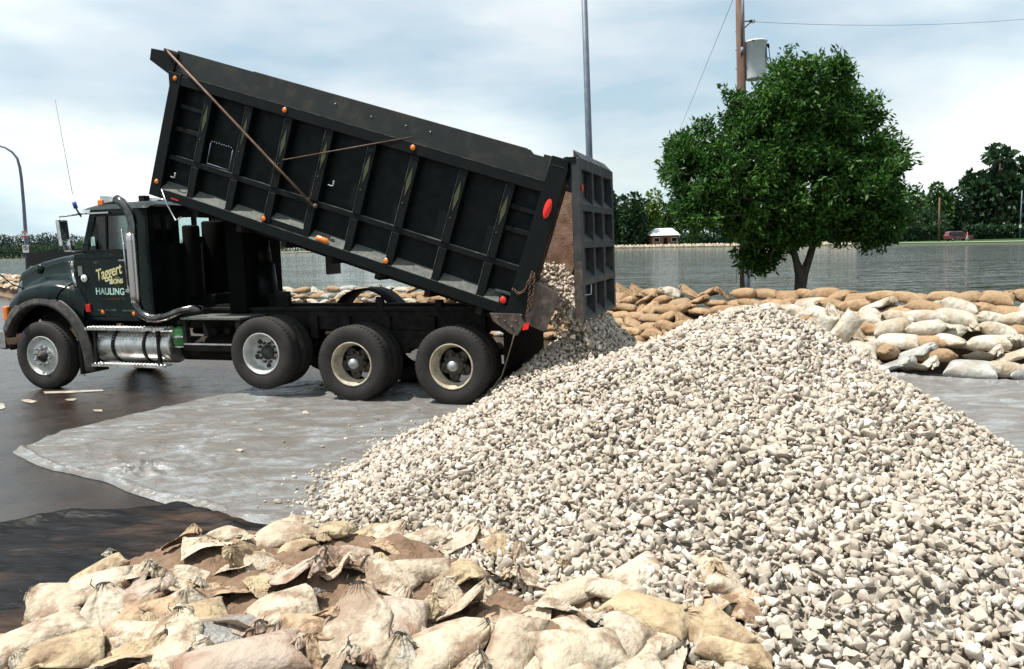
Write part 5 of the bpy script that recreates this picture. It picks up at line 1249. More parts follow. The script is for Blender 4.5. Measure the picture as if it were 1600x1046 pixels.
FB = [ # px, py, size, yaw, material, variant, label
 (450, 822, .88, 200, 'cream', 'H4', 'large pale sandbag with a long seam at the back of the near pile'),
 (522, 826, .62, 265, 'yel', 'H2', 'tied yellowish sandbag with its dark neck facing the camera'),
 (324, 838, .60, 20, 'cream', 'H5', 'small rounded cream sandbag behind the mound of brown soil'),
 (365, 830, .5, 330, 'cream', 'N5', 'puckered cream sandbag directly behind the brown soil mound'),
 (718, 834, .80, 30, 'pale', 'H1', 'whitish sandbag with brown streaks where the near pile meets the gravel'),
 (774, 850, .55, 100, 'yel', 'H0', 'tied yellowish sandbag with a spread neck against the gravel'),
 (810, 862, .50, 120, 'cream', 'R0', 'pointed fold of an emptied cream sandbag at the gravel edge'),
 (600, 845, .5, 10, 'dirty', 'R1', 'crumpled muddy sandbag beside the dirt at the back'),
 (165, 868, .34, 70, 'white', 'R0', 'torn white scrap of bag sticking up at the back left'),
 (212, 880, .78, 12, 'pale', 'H5', 'flat grey-white sandbag next to the torn white scrap'),
 (150, 903, .70, 10, 'pale', 'P2', 'flat pale sandbag on the left shoulder of the near pile'),
 (280, 902, .62, 190, 'cream', 'H3', 'half-empty cream sandbag lying below the soil mound'),
 (345, 908, .74, 25, 'dirty', 'H5', 'brown sagging sandbag folded like a canoe'),
 (405, 903, .55, 340, 'yel', 'R1', 'yellowish sandbag with an upturned flap'),
 (463, 880, .82, 350, 'mauve', 'H1', 'open tan sandbag with spilled soil on its top'),
 (545, 868, .72, 215, 'mauve', 'H3', 'brown-stained folded sandbag in the middle of the back row'),
 (493, 925, .42, 300, 'foil', 'R0', 'small grey collar of a sandbag left of the smooth round ones'),
 (603, 893, .72, 160, 'cream', 'H0', 'cream sandbag with its gathered neck pointing left'),
 (660, 885, .62, 20, 'cream', 'P1', 'smooth beige sandbag just right of the gathered cream one'),
 (718, 890, .66, 60, 'yel', 'H4', 'squarish yellow-cream sandbag on the gravel side'),
 (777, 893, .50, 330, 'yel', 'H3', 'open yellow sandbag neck gaping toward the camera'),
 (842, 905, .66, 200, 'cream', 'H3', 'curled open sandbag lying against the limestone'),
 (905, 918, .66, 15, 'cream', 'H2', 'gathered cream sandbag with its knot at the gravel'),
 (958, 912, .62, 355, 'pale', 'P2', 'flat greyish sandbag half under the limestone'),
 (88, 930, .82, 150, 'cream', 'H0', 'lumpy cream sandbag at the left end of the near pile'),
 (62, 988, .86, 40, 'cream', 'P0', 'long pale sandbag under the lumpy one at the left end'),
 (165, 948, .92, 120, 'pale', 'H1', 'torn white sandbag with soil spilling out'),
 (220, 925, .70, 15, 'mauve', 'H2', 'brown-grey taped sandbag behind the torn white one'),
 (300, 938, .54, 60, 'white', 'H5', 'small white sandbag with a ring of wire'),
 (245, 958, .50, 330, 'yel', 'R1', 'pale yellow sandbag flap above the round beige bag'),
 (442, 940, .70, 30, 'cream', 'H4', 'tapered cream sandbag with a square corner'),
 (335, 975, .74, 20, 'foil', 'P2', 'sandbag wrapped in dark grey plastic'),
 (275, 990, .72, 100, 'cream', 'H2', 'round beige sandbag left of the grey plastic one'),
 (395, 962, .66, 320, 'mauve', 'H3', 'pinkish stained crumpled sandbag right of the grey plastic one'),
 (478, 972, .56, 10, 'dirty', 'P3', 'small tan sandbag left of the big smooth one'),
 (560, 962, .98, 88, 'pale', 'H0', 'big smooth off-white sandbag with its neck gathered on top'),
 (632, 960, .72, 95, 'mauve', 'P3', 'greyish mauve sandbag hugging the big smooth one'),
 (668, 948, .42, 60, 'yel', 'R0', 'bow-like twist of yellowed bag cloth'),
 (729, 932, .84, 350, 'cream', 'H1', 'large cream sandbag with folded collar in mid pile'),
 (791, 955, .74, 320, 'dirty', 'H5', 'dirty flattened sandbag with clods on it'),
 (870, 935, .52, 20, 'pale', 'R1', 'loose pale flap among the soil right of the pile centre'),
 (918, 957, .46, 330, 'white', 'H3', 'small twisted white sandbag near the soil patch'),
 (958, 938, .40, 20, 'pale', 'R0', 'small pale cloth flap above the twisted white bag'),
 (1015, 950, .86, 320, 'yel', 'P1', 'long yellow-beige sandbag sloping down along the limestone'),
 (1112, 975, .70, 120, 'yel', 'H2', 'upright tied sandbag topped by a brown knot at the right end'),
 (1147, 1005, .66, 340, 'yel', 'P0', 'ribbed beige sandbag at the lower right end of the pile'),
 (985, 990, .72, 85, 'pale', 'H4', 'pale sandbag with a vertical seam near the right end'),
 (706, 995, .84, 25, 'cream', 'H2', 'plump beige sandbag below the folded collar'),
 (797, 1008, .80, 70, 'cream', 'P1', 'tall beige sandbag standing in the front row'),
 (905, 1015, .90, 20, 'cream', 'P3', 'broad beige sandbag carrying a patch of dirt'),
 (1036, 1017, .60, 60, 'pale', 'H5', 'greyish limp sandbag left of the ribbed one'),
 (455, 1005, .66, 330, 'mauve', 'R0', 'torn reddish netting-like bag with soil'),
 (92, 1010, .80, 30, 'yel', 'H4', 'yellowish creased sandbag in the lower left'),
 (12, 1022, .60, 80, 'tan', 'R0', 'crumpled orange-brown sandbag in the bottom left corner'),
 (-25, 1000, .7, 10, 'dirty', 'P2', 'dark grey-brown sandbag cut by the left picture edge'),
 (135, 1030, .66, 20, 'white', 'H5', 'white sandbag bulging at the lower left edge'),
 (205, 1008, .70, 30, 'yel', 'H3', 'cream sandbag folded over with a brown strap'),
 (268, 1035, .56, 10, 'cream', 'H3', 'small ribbed cream sandbag in the front row'),
 (372, 1025, 1.02, 25, 'mauve', 'P1', 'big brown-stained long sandbag in the front row'),
 (515, 1035, .72, 20, 'pale', 'H1', 'grey-white wrinkled sandbag in the bottom row'),
 (612, 1035, .68, 85, 'white', 'H1', 'white sandbag with vertical folds in the bottom row'),
 (567, 1012, .50, 350, 'cream', 'R1', 'limp cream cloth between the two bottom white bags'),
 (228, 1048, .56, 10, 'dirty', 'R1', 'soil-covered bag scrap at the bottom left'),
 (706, 1045, .66, 10, 'cream', 'H3', 'wrinkled beige sandbag at the bottom below the plump one'),
 (1062, 1042, .62, 350, 'yel', 'H3', 'crumpled beige sandbag with a white patch at the bottom'),
 (985, 1045, .62, 10, 'pale', 'P0', 'grey smooth sandbag at the bottom right of centre'),
 (1168, 1048, .46, 340, 'pale', 'P2', 'pale small sandbag in the bottom right corner of the pile'),
 (870, 1062, .8, 15, 'cream', 'P0', 'beige sandbag mostly below the picture edge'),
]
VM = {'H': VH, 'N': VN, 'P': VP, 'R': VR}; MM = dict(cream=mb_cream, yel=mb_yel, pale=mb_pale, mauve=mb_mauve, dirty=mb_dirty, foil=mb_foil, white=mb_white, tan=mb_tan)
rf = random.Random(4)
for (px, py, sz, yaw, mk, vk, lab) in FB:
    me = VM[vk[0]][int(vk[1])]; hgt = .085*sz
    p = onz(px, py, .3)
    for _ in range(8): p = p.lerp(onz(px, py, base_z(p.x, p.y)+hgt), .6)
    p.z -= hgt+.025*sz
    gxv = (heap_z(p.x+.08, p.y)-heap_z(p.x-.08, p.y))/.16; gyv = (heap_z(p.x, p.y+.08)-heap_z(p.x, p.y-.08))/.16
    nrm = Vector((-gxv*.8+rf.uniform(-.16, .16), -gyv*.8-.12+rf.uniform(-.14, .14), 1)).normalized()
    if 'upright' in lab: nrm = Vector((-.5, -.5, .7)).normalized()
    q = nrm.to_track_quat('Z', 'Y')@Euler((0, 0, R_(yaw)-nrm.to_track_quat('Z', 'Y').to_euler().z)).to_quaternion()
    o = put_bag(me, MM[mk], p, (0, 0, 0), (sz*FSC, sz*FSC, sz*FSC*rf.uniform(.85, 1.1)), tie=vk[0] == 'H' and me['nx'] != 0)
    o.rotation_euler = q.to_euler(); tag(o, lab, 'sandbag', 'sandbags heaped in the foreground')
# fill: crumpled scraps and small bags pressed between the bigger near sandbags
rfill = random.Random(21); nfill = 0; FILL = []
def too_close(px, py): return min(math.hypot((px-b[0])*.8, (py-b[1])*1.3) for b in FB) < 14
while nfill < 90:
    px = rfill.uniform(20, 1180); py = rfill.uniform(815, 1055)
    p = onz(px, py, .3)
    for _ in range(8): p = p.lerp(onz(px, py, base_z(p.x, p.y)+.03), .6)
    if heap_d(p.x, p.y) < .03 or too_close(px, py) or any(math.hypot(p.x-c.x, p.y-c.y) < r*.7 for c, h, r in SOILP): continue
    me = rfill.choice([VH[4], VH[5], VR[0], VR[1], VP[0], VP[2], VH[5], VH[1], VH[3]]); sz = rfill.uniform(.42, .68)
    o = put_bag(me, rfill.choice([mb_cream, mb_cream, mb_yel, mb_pale, mb_mauve, mb_dirty]), p-Vector((0, 0, .07)), (rfill.uniform(-.5, .3), rfill.uniform(-.4, .4), rfill.uniform(0, 6.28)), (sz, sz, sz*.95))
    FILL.append((px, py, o)); nfill += 1
CN = {mb_cream.name: 'cream', mb_yel.name: 'yellowish', mb_pale.name: 'pale', mb_mauve.name: 'pinkish stained', mb_dirty.name: 'muddy brown'}
fg = defaultdict(list)
for px, py, o in FILL: fg[(CN[o.material_slots[0].material.name], 'back' if py < 895 else 'middle' if py < 970 else 'front')].append((px, o))
for (cn, band), lst in fg.items():
    for i, (px, o) in enumerate(sorted(lst, key=lambda q: q[0])):
        tag(o, f'small crumpled {cn} bag, {ORD[i]} from left in the {band} part of the near pile', 'sandbag', 'small crumpled bags wedged in the near pile')

# ================================================================ near tree
def leaf_mesh(name, centers, dirs, size, rs, m, asp=.38, nper=1):
    n = len(centers); d = dirs/np.linalg.norm(dirs, axis=1)[:, None]
    r = rs.randn(n, 3); s = np.cross(d, r); s /= np.linalg.norm(s, axis=1)[:, None]; nn = np.cross(d, s)
    L_ = size*(.7+.6*rs.rand(n))[:, None]; w = L_*asp/2
    V = np.stack([centers, centers+d*L_*.45+s*w+nn*L_*.06, centers+d*L_-nn*L_*.10, centers+d*L_*.45-s*w+nn*L_*.06], 1).reshape(-1, 3)
    F_ = np.arange(n*4).reshape(n, 4)
    me = bpy.data.meshes.new(name); me.vertices.add(len(V)); me.vertices.foreach_set('co', V.ravel().astype(np.float32)); me.loops.add(n*4); me.loops.foreach_set('vertex_index', F_.ravel().astype(np.int32))
    me.polygons.add(n); me.polygons.foreach_set('loop_start', (np.arange(n)*4).astype(np.int32)); me.polygons.foreach_set('loop_total', np.full(n, 4, np.int32)); me.update(calc_edges=True)
    me.materials.append(m); return me
TY = 15.2; SCL = TY/FPX
base = atY(1252, 470, TY); base.z = -.5
tree = empty('shade_tree', (base.x, base.y, -.6)); tag(tree, 'round leafy green tree with a forked trunk standing in the floodwater behind the sandbag wall', 'tree')
def tp(px, py, dy=0.0): p = atY(px, py, TY); return Vector((p.x-base.x, dy, p.z+.6))
LOBES = [(1234, 150, 50, 50), (1234, 118, 20, 36), (1292, 160, 40, 46), (1291, 128, 15, 30), (1182, 182, 46, 50), (1240, 200, 95, 80), (1330, 190, 66, 58), (1358, 236, 54, 58), (1388, 275, 34, 44), (1378, 328, 38, 42), (1102, 236, 50, 44), (1080, 278, 38, 48),
         (1068, 262, 22, 18), (1118, 318, 56, 38), (1160, 270, 80, 70), (1260, 290, 120, 90), (1340, 300, 80, 80), (1182, 346, 60, 38), (1290, 352, 90, 32), (1355, 356, 48, 30), (1197, 400, 34, 28), (1222, 368, 40, 20), (1088, 334, 34, 22)]
rt = np.random.RandomState(3); tips = []; tdir = []
for (cx, cy, rx, ry) in LOBES:
    c = tp(cx, cy); rx *= .90; ry *= .86; rz_ = ry*SCL; rxx = rx*SCL; ryd = (rx+ry)/2*SCL*1.05
    nn_ = int(1.35*(rx*ry)**.93)//3+60
    u = rt.randn(nn_, 3); u /= np.linalg.norm(u, axis=1)[:, None]; rad = rt.rand(nn_)**.30
    rad = rad*(1+.16*np.sin(u[:, 0]*8+cx)*np.cos(u[:, 2]*9+cy)+.09*np.sin(u[:, 1]*13+u[:, 0]*17))
    off = (rt.rand()-.5)*1.0 if rx < 60 else 0
    P = u*rad[:, None]*np.array([rxx, ryd, rz_])+np.array(c)+np.array([0, off, 0]); tips.append(P); tdir.append(u*np.array([1, 1, .6])+np.array([0, 0, .25])+rt.randn(nn_, 3)*.45)
tips = np.concatenate(tips); tdir = np.concatenate(tdir)
nzv = np.array([noise.noise(Vector(p)*2.1) + .5*noise.noise(Vector(p)*4.7) for p in tips]); kk = nzv > -.10; tips, tdir = tips[kk], tdir[kk]
# leafy shoots that stick out of the outline
sh = rt.choice(len(tips), 260); shp = []; shd = []
for i in sh:
    d0 = tdir[i]/np.linalg.norm(tdir[i])+np.array([0, 0, .5]); d0 /= np.linalg.norm(d0)
    for q in range(4): shp.append(tips[i]+d0*(.07*q)); shd.append(d0)
tips = np.concatenate([tips, np.array(shp)]); tdir = np.concatenate([tdir, np.array(shd)])
tdir = tdir if 1 else np.array(tdir) # = np.concatenate(tdir); print('twigs', len(tips))
NL = 11
C = np.repeat(tips, NL, 0)+rt.randn(len(tips)*NL, 3)*.045+np.repeat(tdir, NL, 0)*(rt.rand(len(tips)*NL)[:, None]-.35)*.16
D = np.repeat(tdir, NL, 0)*.6+rt.randn(len(tips)*NL, 3)*.75+np.array([0, 0, -.25])
cr_ = link('crown', leaf_mesh('crown', C, D, .115, rt, m_leaf, .36), tree)
mb = MB()
def limb(pts, r): mb.tube(pts, r, 9)
yb = tp(1250, 470); fork = tp(1250, 425)
mb.tube([tp(1250, 520), tp(1250, 470), tp(1251, 430), tp(1244, 408), tp(1238, 384), tp(1230, 350), tp(1215, 300), tp(1200, 250)], [.16, .115, .105, .065, .06, .055, .04, .025], 12)
mb.tube([tp(1252, 450), tp(1256, 428), tp(1264, 405), tp(1271, 382), tp(1281, 350), tp(1300, 300), tp(1320, 240)], [.09, .085, .068, .062, .055, .04, .025], 12)
mb.tube([tp(1245, 392, .05), tp(1252, 340, .1), tp(1255, 280, .15), tp(1245, 200), tp(1238, 110)], [.06, .06, .055, .04, .015], 8)
for k, (cx, cy, rx, ry) in enumerate(LOBES):
    st = tp(1232, 350) if cx < 1240 else tp(1280, 350); e = tp(cx, cy+ry*.3); off = ((k*37) % 11-5)*.08
    mid = st.lerp(e, .5)+Vector((0, off, .1)); mb.tube([st, mid, e+Vector((0, off, 0))], [.035, .022, .008], 6, cap=False)
mb.build('trunk', m_bark, tree)

# ================================================================ poles and wires
def pole_pts(pb, pt, Y, z0):
    a = atY(pb[0], pb[1], Y); c = atY(pt[0], pt[1], Y); d = (c-a); k = (z0-a.z)/d.z; return a+d*k, c, d.normalized()
# utility pole with transformer
UY = 29.3; b0, t1, ud = pole_pts((1164, 440), (1156, 0), UY, -1.0); topP = t1+ud*1.1
up_e = empty('utility_pole', b0); tag(up_e, 'brown wooden utility pole with a grey transformer can beside the leafy tree', 'utility pole')
mb = MB(); mb.tube([Vector((0, 0, 0)), (t1-b0)*.5, topP-b0], [.19, .165, .145], 16); mb.build('pole', m_wood, up_e)
def ul(px, py, dy=0): return atY(px, py, UY)-b0+Vector((0, dy, 0))
mb = MB(); mb.tube([ul(1166, 470, -.19), ul(1165, 440, -.19), ul(1163, 375, -.19)], .09, 12); mb.tube([ul(1163, 375, -.19), ul(1161, 330, -.19)], .05, 8); mb.build('conduit', m_galv, up_e)
mb = MB(); mb.tube([ul(1158.5, -20, -.17), ul(1157.5, 76, -.17)], .045, 10); mb.tube([ul(1157.5, 76, -.17), ul(1157.5, 88, -.17)], .055, 10); mb.build('riser_pipe', m_galv, up_e)
c0 = ul(1181, 125, -.05); c1 = ul(1180, 66, -.05); R0 = .40
mb = MB(); mb.lathe([(0, 0), (R0*.88, 0), (R0*.9, .04), (R0*.97, (c1-c0).length-.05), (R0*1.02, (c1-c0).length-.04), (R0*1.02, (c1-c0).length), (R0*.9, (c1-c0).length+.03), (0, (c1-c0).length+.05)], c0, (c1-c0), 36)
tr_ = mb.build('transformer', m_lightgrey, up_e)
mb = MB(); mb.tube([ul(1160, 75), ul(1166, 74, -.05)], .05, 8); mb.tube([ul(1160, 110), ul(1166, 110, -.05)], .05, 8); mb.build('bracket', m_galv, tr_)
mb = MB()
for px in (1190, 1197): mb.tube([ul(px, 72, -.2), ul(px, 78, -.3)], [.05, .03], 8); mb.tube([ul(px, 78, -.3), ul(px+1, 90, -.32), ul(px+4, 105, -.3), ul(px+9, 118, -.2)], .014, 5)
mb.tube([ul(1192, 75, -.3), ul(1193, 92, -.35), ul(1196, 100, -.33)], .02, 5); mb.build('bushing_and_leads', m_dark, tr_)
mb = MB(); mb.lathe([(0, .03), (.03, .03), (.035, 0)], ul(1171, 68, -.42), (0, -1, 0), 10); mb.build('lifting_lug', m_galv, tr_)
mb = MB(); mb.tube([ul(1161, 34), ul(1175, 33)], .022, 6); mb.tube([ul(1161, 46), ul(1173, 35)], .022, 6); mb.tube([ul(1173, 31.5), ul(1173, 36)], .05, 8); mb.build('insulator_arm', m_rusttube, up_e)
mb = MB(); mb.lathe([(0, -.06), (.04, -.06), (.075, -.03), (.05, 0), (.075, .03), (.04, .06), (0, .06)], ul(1177.5, 33.5), (1, 0, 0), 12); mb.build('insulator', m_lightgrey, up_e)
mb = MB(); mb.tube([ul(1152, 350, -.1), ul(1150, 400, -.2), ul(1147, 442, -.25)], .008, 4); mb.build('ground_wire', m_dark, up_e)
mb = MB()
for k in range(5): q = ul(1151, 50+k*29); mb.tube([q, q+Vector((-.05, 0, 0))], .012, 5); 
mb.build('step_bolts', m_dark, up_e)
def wire(name, a, c, sag, r, lab, n=24, m=None):
    mb = MB(); P = [a.lerp(c, k/n)+Vector((0, 0, -sag*4*(k/n)*(1-k/n))) for k in range(n+1)]
    mb.tube(P, r, 5); o = mb.build(name, m or m_dark); tag(o, lab, 'wire'); return P
P = wire('power_line', b0+ul(1180, 34.5), atY(1760, 12, 34), .35, .006, 'thin dark power line running right from the transformer pole')
mb = MB()
P = wire('service_wire', b0+ul(1150, -12), atY(978, 386, 180), .9, .008, 'slanting thin wire descending left from the utility pole toward the far bank')
# tall grey pole behind the tailgate
b0, t1, ud = pole_pts((921, 250), (913, 0), 26, -.6); lp = empty('light_pole', b0); tag(lp, 'tall plain grey metal pole rising behind the raised tailgate', 'pole')
mb = MB(); mb.tube([Vector((0, 0, 0)), (t1-b0)*.5, t1-b0+ud*2.5], [.125, .108, .085], 18); mb.build('pole', m_galv, lp)
mb = MB(); mb.lathe([(0, .06), (.15, .06), (.22, .03), (.22, 0)], (0, 0, .55), (0, 0, 1), 16); mb.build('base_flange', m_galv, lp)
mb = MB(); e = t1-b0+ud*2.5; mb.tube([e-ud*.2, e+Vector((-.4, 0, .3)), e+Vector((-1.6, 0, .4))], .04, 8); mb.build('lamp_arm', m_galv, lp)
mb = MB(); mb.ball(e+Vector((-1.9, 0, .38)), .22, 12, (1.6, .7, .4)); mb.build('lamp_head', m_galv, lp)
# curved street lamp at far left with two signs
LY = 33; lb = atY(43, 412, LY); lb.z = -.1; sl = empty('street_lamp', lb); tag(sl, 'curved grey street lamp with two small signs at the left edge', 'street lamp')
def ll(px, py): return atY(px, py, LY)-lb
cv = [ll(44, 425), ll(41, 380), ll(37, 320), ll(33.5, 280), ll(31, 262), ll(27, 248), ll(19, 238), ll(8, 231), ll(-10, 226), ll(-30, 224)]
mb = MB(); mb.tube(cv, [.085, .075, .065, .06, .055, .05, .045, .04, .035, .035], 12); mb.build('pole', m_galv, sl)
mb = MB(); mb.ball(ll(-38, 225), .26, 14, (1.6, .7, .45)); mb.build('lamp_head', m_galv, sl)
def sign(px, py, w, h, name, m):
    c = ll(px, py)+Vector((0, -.10, 0)); mb = MB(); mb.box(c.x-w/2, c.x+w/2, c.y-.012, c.y, c.z-h/2, c.z+h/2); return mb.build(name, m, sl), c
so, c = sign(41.5, 366.5, .24, .27, 'bus_stop_sign', m_white)
mb = MB(); mb.box(c.x-.12, c.x+.12, c.y-.016, c.y-.013, c.z+.075, c.z+.125); mb.build('red_band', m_red, so)
mb = MB(); mb.box(c.x-.12, c.x+.12, c.y-.016, c.y-.013, c.z-.13, c.z-.06); mb.build('red_band', m_red, so)
mb = MB(); mb.lathe([(0, .003), (.03, .003), (.03, 0)], (c.x, c.y-.013, c.z+.01), (0, -1, 0), 14); mb.build('dot', m_dark, so)
so, c = sign(42.5, 389, .25, .31, 'no_parking_sign', m_white)
mb = MB(); mb.lathe([(.075, .003), (.095, .003), (.095, 0), (.075, 0)], (c.x, c.y-.013, c.z+.04), (0, -1, 0), 24, close=True); mb.tube([(c.x-.06, c.y-.016, c.z+.10), (c.x+.06, c.y-.016, c.z-.02)], .008, 5); mb.build('prohibition_ring', m_dark, so)
cu = bpy.data.curves.new('letter', 'FONT'); cu.body = 'P'; cu.size = .15; cu.align_x = 'CENTER'; cu.align_y = 'CENTER'; cu.extrude = .001; cu.materials.append(m_dark)
tmp = link('letter', cu); bpy.context.view_layer.update(); me = bpy.data.meshes.new_from_object(tmp.evaluated_get(bpy.context.evaluated_depsgraph_get())); bpy.data.objects.remove(tmp)
lt = link('letter', me, so, (c.x, c.y-.015, c.z+.04), (R_(90), 0, 0))

# ================================================================ far banks
rsf = np.random.RandomState(17)
def far_tree(px_c, top_py, base_py, w_px, Y, kind, lab, leafn=900, shape=0, z0=.4, group='trees on the far bank'):
    b = atY(px_c, base_py, Y); t = atY(px_c, top_py, Y); h = t.z-z0; w = w_px/FPX*Y
    e = empty('broadleaf_tree', (b.x, b.y, z0)); tag(e, lab, 'tree', group)
    nl = rsf.randint(7, 11); lob = []
    for k in range(nl):
        a = rsf.rand()*6.28; rr = (rsf.rand()**.5)*.30*w; hz_ = (.30+.50*rsf.rand())*h
        lob.append((math.cos(a)*rr, math.sin(a)*rr*.8, hz_, (.18+.10*rsf.rand())*w, (.15+.09*rsf.rand())*h))
    lob.append((0, 0, .86*h, .22*w, .14*h)); lob.append((-.2*w, 0, .4*h, .28*w, .2*h)); lob.append((.2*w, 0, .4*h, .28*w, .2*h)); lob.append((0, 0, .24*h, .42*w, .2*h)); lob.append((0, 0, .10*h, .50*w, .12*h))
    if shape == 1: lob = [(l[0]*1.1, l[1], l[2]*.9+.12*h, l[3]*.75, l[4]*.65) for l in lob]
    C = []; D = []
    for (x, y, z, rx, rz) in lob:
        n = max(40, leafn//len(lob)); u = rsf.randn(n, 3); u /= np.linalg.norm(u, axis=1)[:, None]; r = rsf.rand(n)**.22
        C.append(u*r[:, None]*np.array([rx, rx, rz])+np.array([x, y, z])); D.append(u+rsf.randn(n, 3)*.7)
    C = np.concatenate(C); D = np.concatenate(D); C[:, 2] = np.maximum(C[:, 2], .1)
    link('crown', leaf_mesh('crown', C, D, h*.075, rsf, m_fleaf[kind], .75), e)
    mb = MB(); mb.tube([(0, 0, -.3), (0, 0, h*.4), (w*.03, 0, h*.8)], [h*.03+.05, h*.022, h*.008], 8)
    for k in range(3): l = lob[k]; mb.tube([(0, 0, h*.35), (l[0]*.6, l[1]*.6, l[2]*.75), (l[0], l[1], l[2])], [h*.014, h*.01, h*.004], 6)
    mb.build('trunk', m_bark, e); return e
def hor(px): return 381.5-(px-796.5)*.0244
# left, long distant belt: two ranks
k = 0
for px in range(-60, 140, 17):
    top = {0: 366, 1: 371, 2: 364, 3: 368}[k % 4]+rsf.uniform(-2.5, 3)+(3 if px > 90 else 0)
    far_tree(px+rsf.uniform(-4, 4), top, 402, 62, 470, 3, f'{ORD[k]} tree from the left in the haze-tinted rear rank on the far left bank', 1100, z0=1.2); k += 1
k = 0
for px in range(-70, 150, 15):
    far_tree(px+rsf.uniform(-4, 4), 382+rsf.uniform(-2, 3), 404, 50, 415, 0, f'{ORD[k]} tree from the left in the low front rank on the far left bank', 1000, z0=.5); k += 1
k = 0
for px in range(150, 900, 26):
    if 395 < px < 500 or px > 860 or px < 240 or k % 2 == 0:
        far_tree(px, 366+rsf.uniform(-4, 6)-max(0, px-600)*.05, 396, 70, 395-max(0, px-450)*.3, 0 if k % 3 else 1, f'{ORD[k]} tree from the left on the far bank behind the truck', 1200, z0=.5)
    k += 1
k = 0
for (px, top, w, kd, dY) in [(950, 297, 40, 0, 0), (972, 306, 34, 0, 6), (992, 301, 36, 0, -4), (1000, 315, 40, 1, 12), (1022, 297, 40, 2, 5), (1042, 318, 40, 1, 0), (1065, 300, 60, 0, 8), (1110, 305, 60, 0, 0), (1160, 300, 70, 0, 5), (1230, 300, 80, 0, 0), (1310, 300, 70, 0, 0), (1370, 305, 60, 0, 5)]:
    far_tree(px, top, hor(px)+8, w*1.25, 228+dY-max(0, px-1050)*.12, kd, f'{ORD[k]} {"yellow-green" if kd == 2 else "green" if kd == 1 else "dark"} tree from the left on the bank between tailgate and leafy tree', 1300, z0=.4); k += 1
k = 0
for (px, top, w, kd, Y, sh) in [(1432, 300, 60, 1, 185, 0), (1462, 288, 46, 1, 178, 0), (1490, 296, 50, 0, 182, 0), (1452, 325, 60, 0, 172, 0), (1500, 320, 50, 0, 190, 0), (1555, 226, 104, 0, 186, 1), (1530, 268, 64, 0, 190, 1), (1600, 245, 90, 0, 196, 1), (1640, 280, 90, 0, 180, 0), (1410, 330, 60, 0, 170, 0), (1350, 335, 70, 0, 172, 0)]:
    lab = {5: 'tallest far tree, broad and layered, at the right picture edge', 6: 'spreading dark tree just left of the tallest far one'}.get(k, f'{ORD[k]} listed green tree of the bank right of the leafy near tree')
    lab = lab.replace(' listed', ' back-row' if k % 2 else ' front-row')
    far_tree(px, top, 372, w, Y, kd, lab, 1700, shape=sh, z0=.45); k += 1
def hedge(px0, px1, top, Y, lab, kd=0, n=2600):
    a = atY(px0, 372, Y); c = atY(px1, 372, Y); h = atY((px0+px1)/2, top, Y).z-.4
    C = np.stack([rsf.rand(n)*(c.x-a.x), (rsf.rand(n)-.5)*2.0, (rsf.rand(n)**.8)*h*(.85+.2*np.sin(np.arange(n)))], 1)
    o = link('hedge', leaf_mesh('hedge', C, rsf.randn(n, 3), .55, rsf, m_fleaf[kd], .8), None, (a.x, a.y, .42)); tag(o, lab, 'hedge')
hedge(1330, 1470, 352, 168, 'dark low hedge along the right bank left of the thin pole', 0, 4000)
hedge(1505, 1600, 352, 172, 'dark hedge put in for the shade under the trees behind the parked maroon van', 0, 4000)  # leafy band added as the dark shade below the tree crowns
hedge(955, 1060, 362, 236, 'dark undergrowth behind the far bank beside the tailgate', 0, 3500)
hedge(1060, 1330, 362, 200, 'dark undergrowth on the bank behind the leafy tree', 0, 6000)
# bank road / sandbag line
def strip(name, pxa, pxb, ra, rb, z, m):
    a0 = math.atan2(*atY(pxa, 380, 100).xy[:]); a1 = math.atan2(*atY(pxb, 380, 100).xy[:])
    o = sector(name, lambda t: r_shore(t)+ra, lambda t: r_shore(t)+rb, z, m, 60, a0, a1); return o
strip('bank_path', 1310, 1680, 8, 13, .47, m_concrete)
m_grass = mat('bank_grass', (.05, .13, .02), (.09, .19, .04), .4, .9)
strip('grass_bank', 900, 1700, 1.2, 7.8, .445, m_grass)
strip('grass_verge', 900, 1700, 13.1, 60, .455, m_fleaf[1])
bb = []; ths = np.linspace(math.atan2(*atY(930, 380, 100).xy[:]), math.atan2(*atY(1335, 380, 100).xy[:]), 190)
for i, t in enumerate(ths):
    for r_ in range(2 if i % 3 else 3):
        R0_ = r_shore(t)+1.0+r_*.5; bb.append((VP[i % 4], mb_white if (i*7+r_) % 3 else mb_tan, Vector((R0_*math.sin(t), R0_*math.cos(t), .25+r_*.22)), (0, 0, (i*1.3) % 3), 1.7))
o = merge_bags(bb, 'sandbag_row'); tag(o, 'thin pale line of sandbags along the far bank', 'sandbags', kind='stuff')
bb = []; ths = np.linspace(math.atan2(*atY(380, 380, 100).xy[:]), math.atan2(*atY(520, 380, 100).xy[:]), 60)
for i, t in enumerate(ths):
    R0_ = r_shore(t)+1.0; bb.append((VP[i % 4], mb_white, Vector((R0_*math.sin(t), R0_*math.cos(t), .3)), (0, 0, (i*1.3) % 3), 2.6))
o = merge_bags(bb, 'sandbag_row'); tag(o, 'pale dashes of sandbags on the distant bank seen under the raised bed', 'sandbags', kind='stuff')

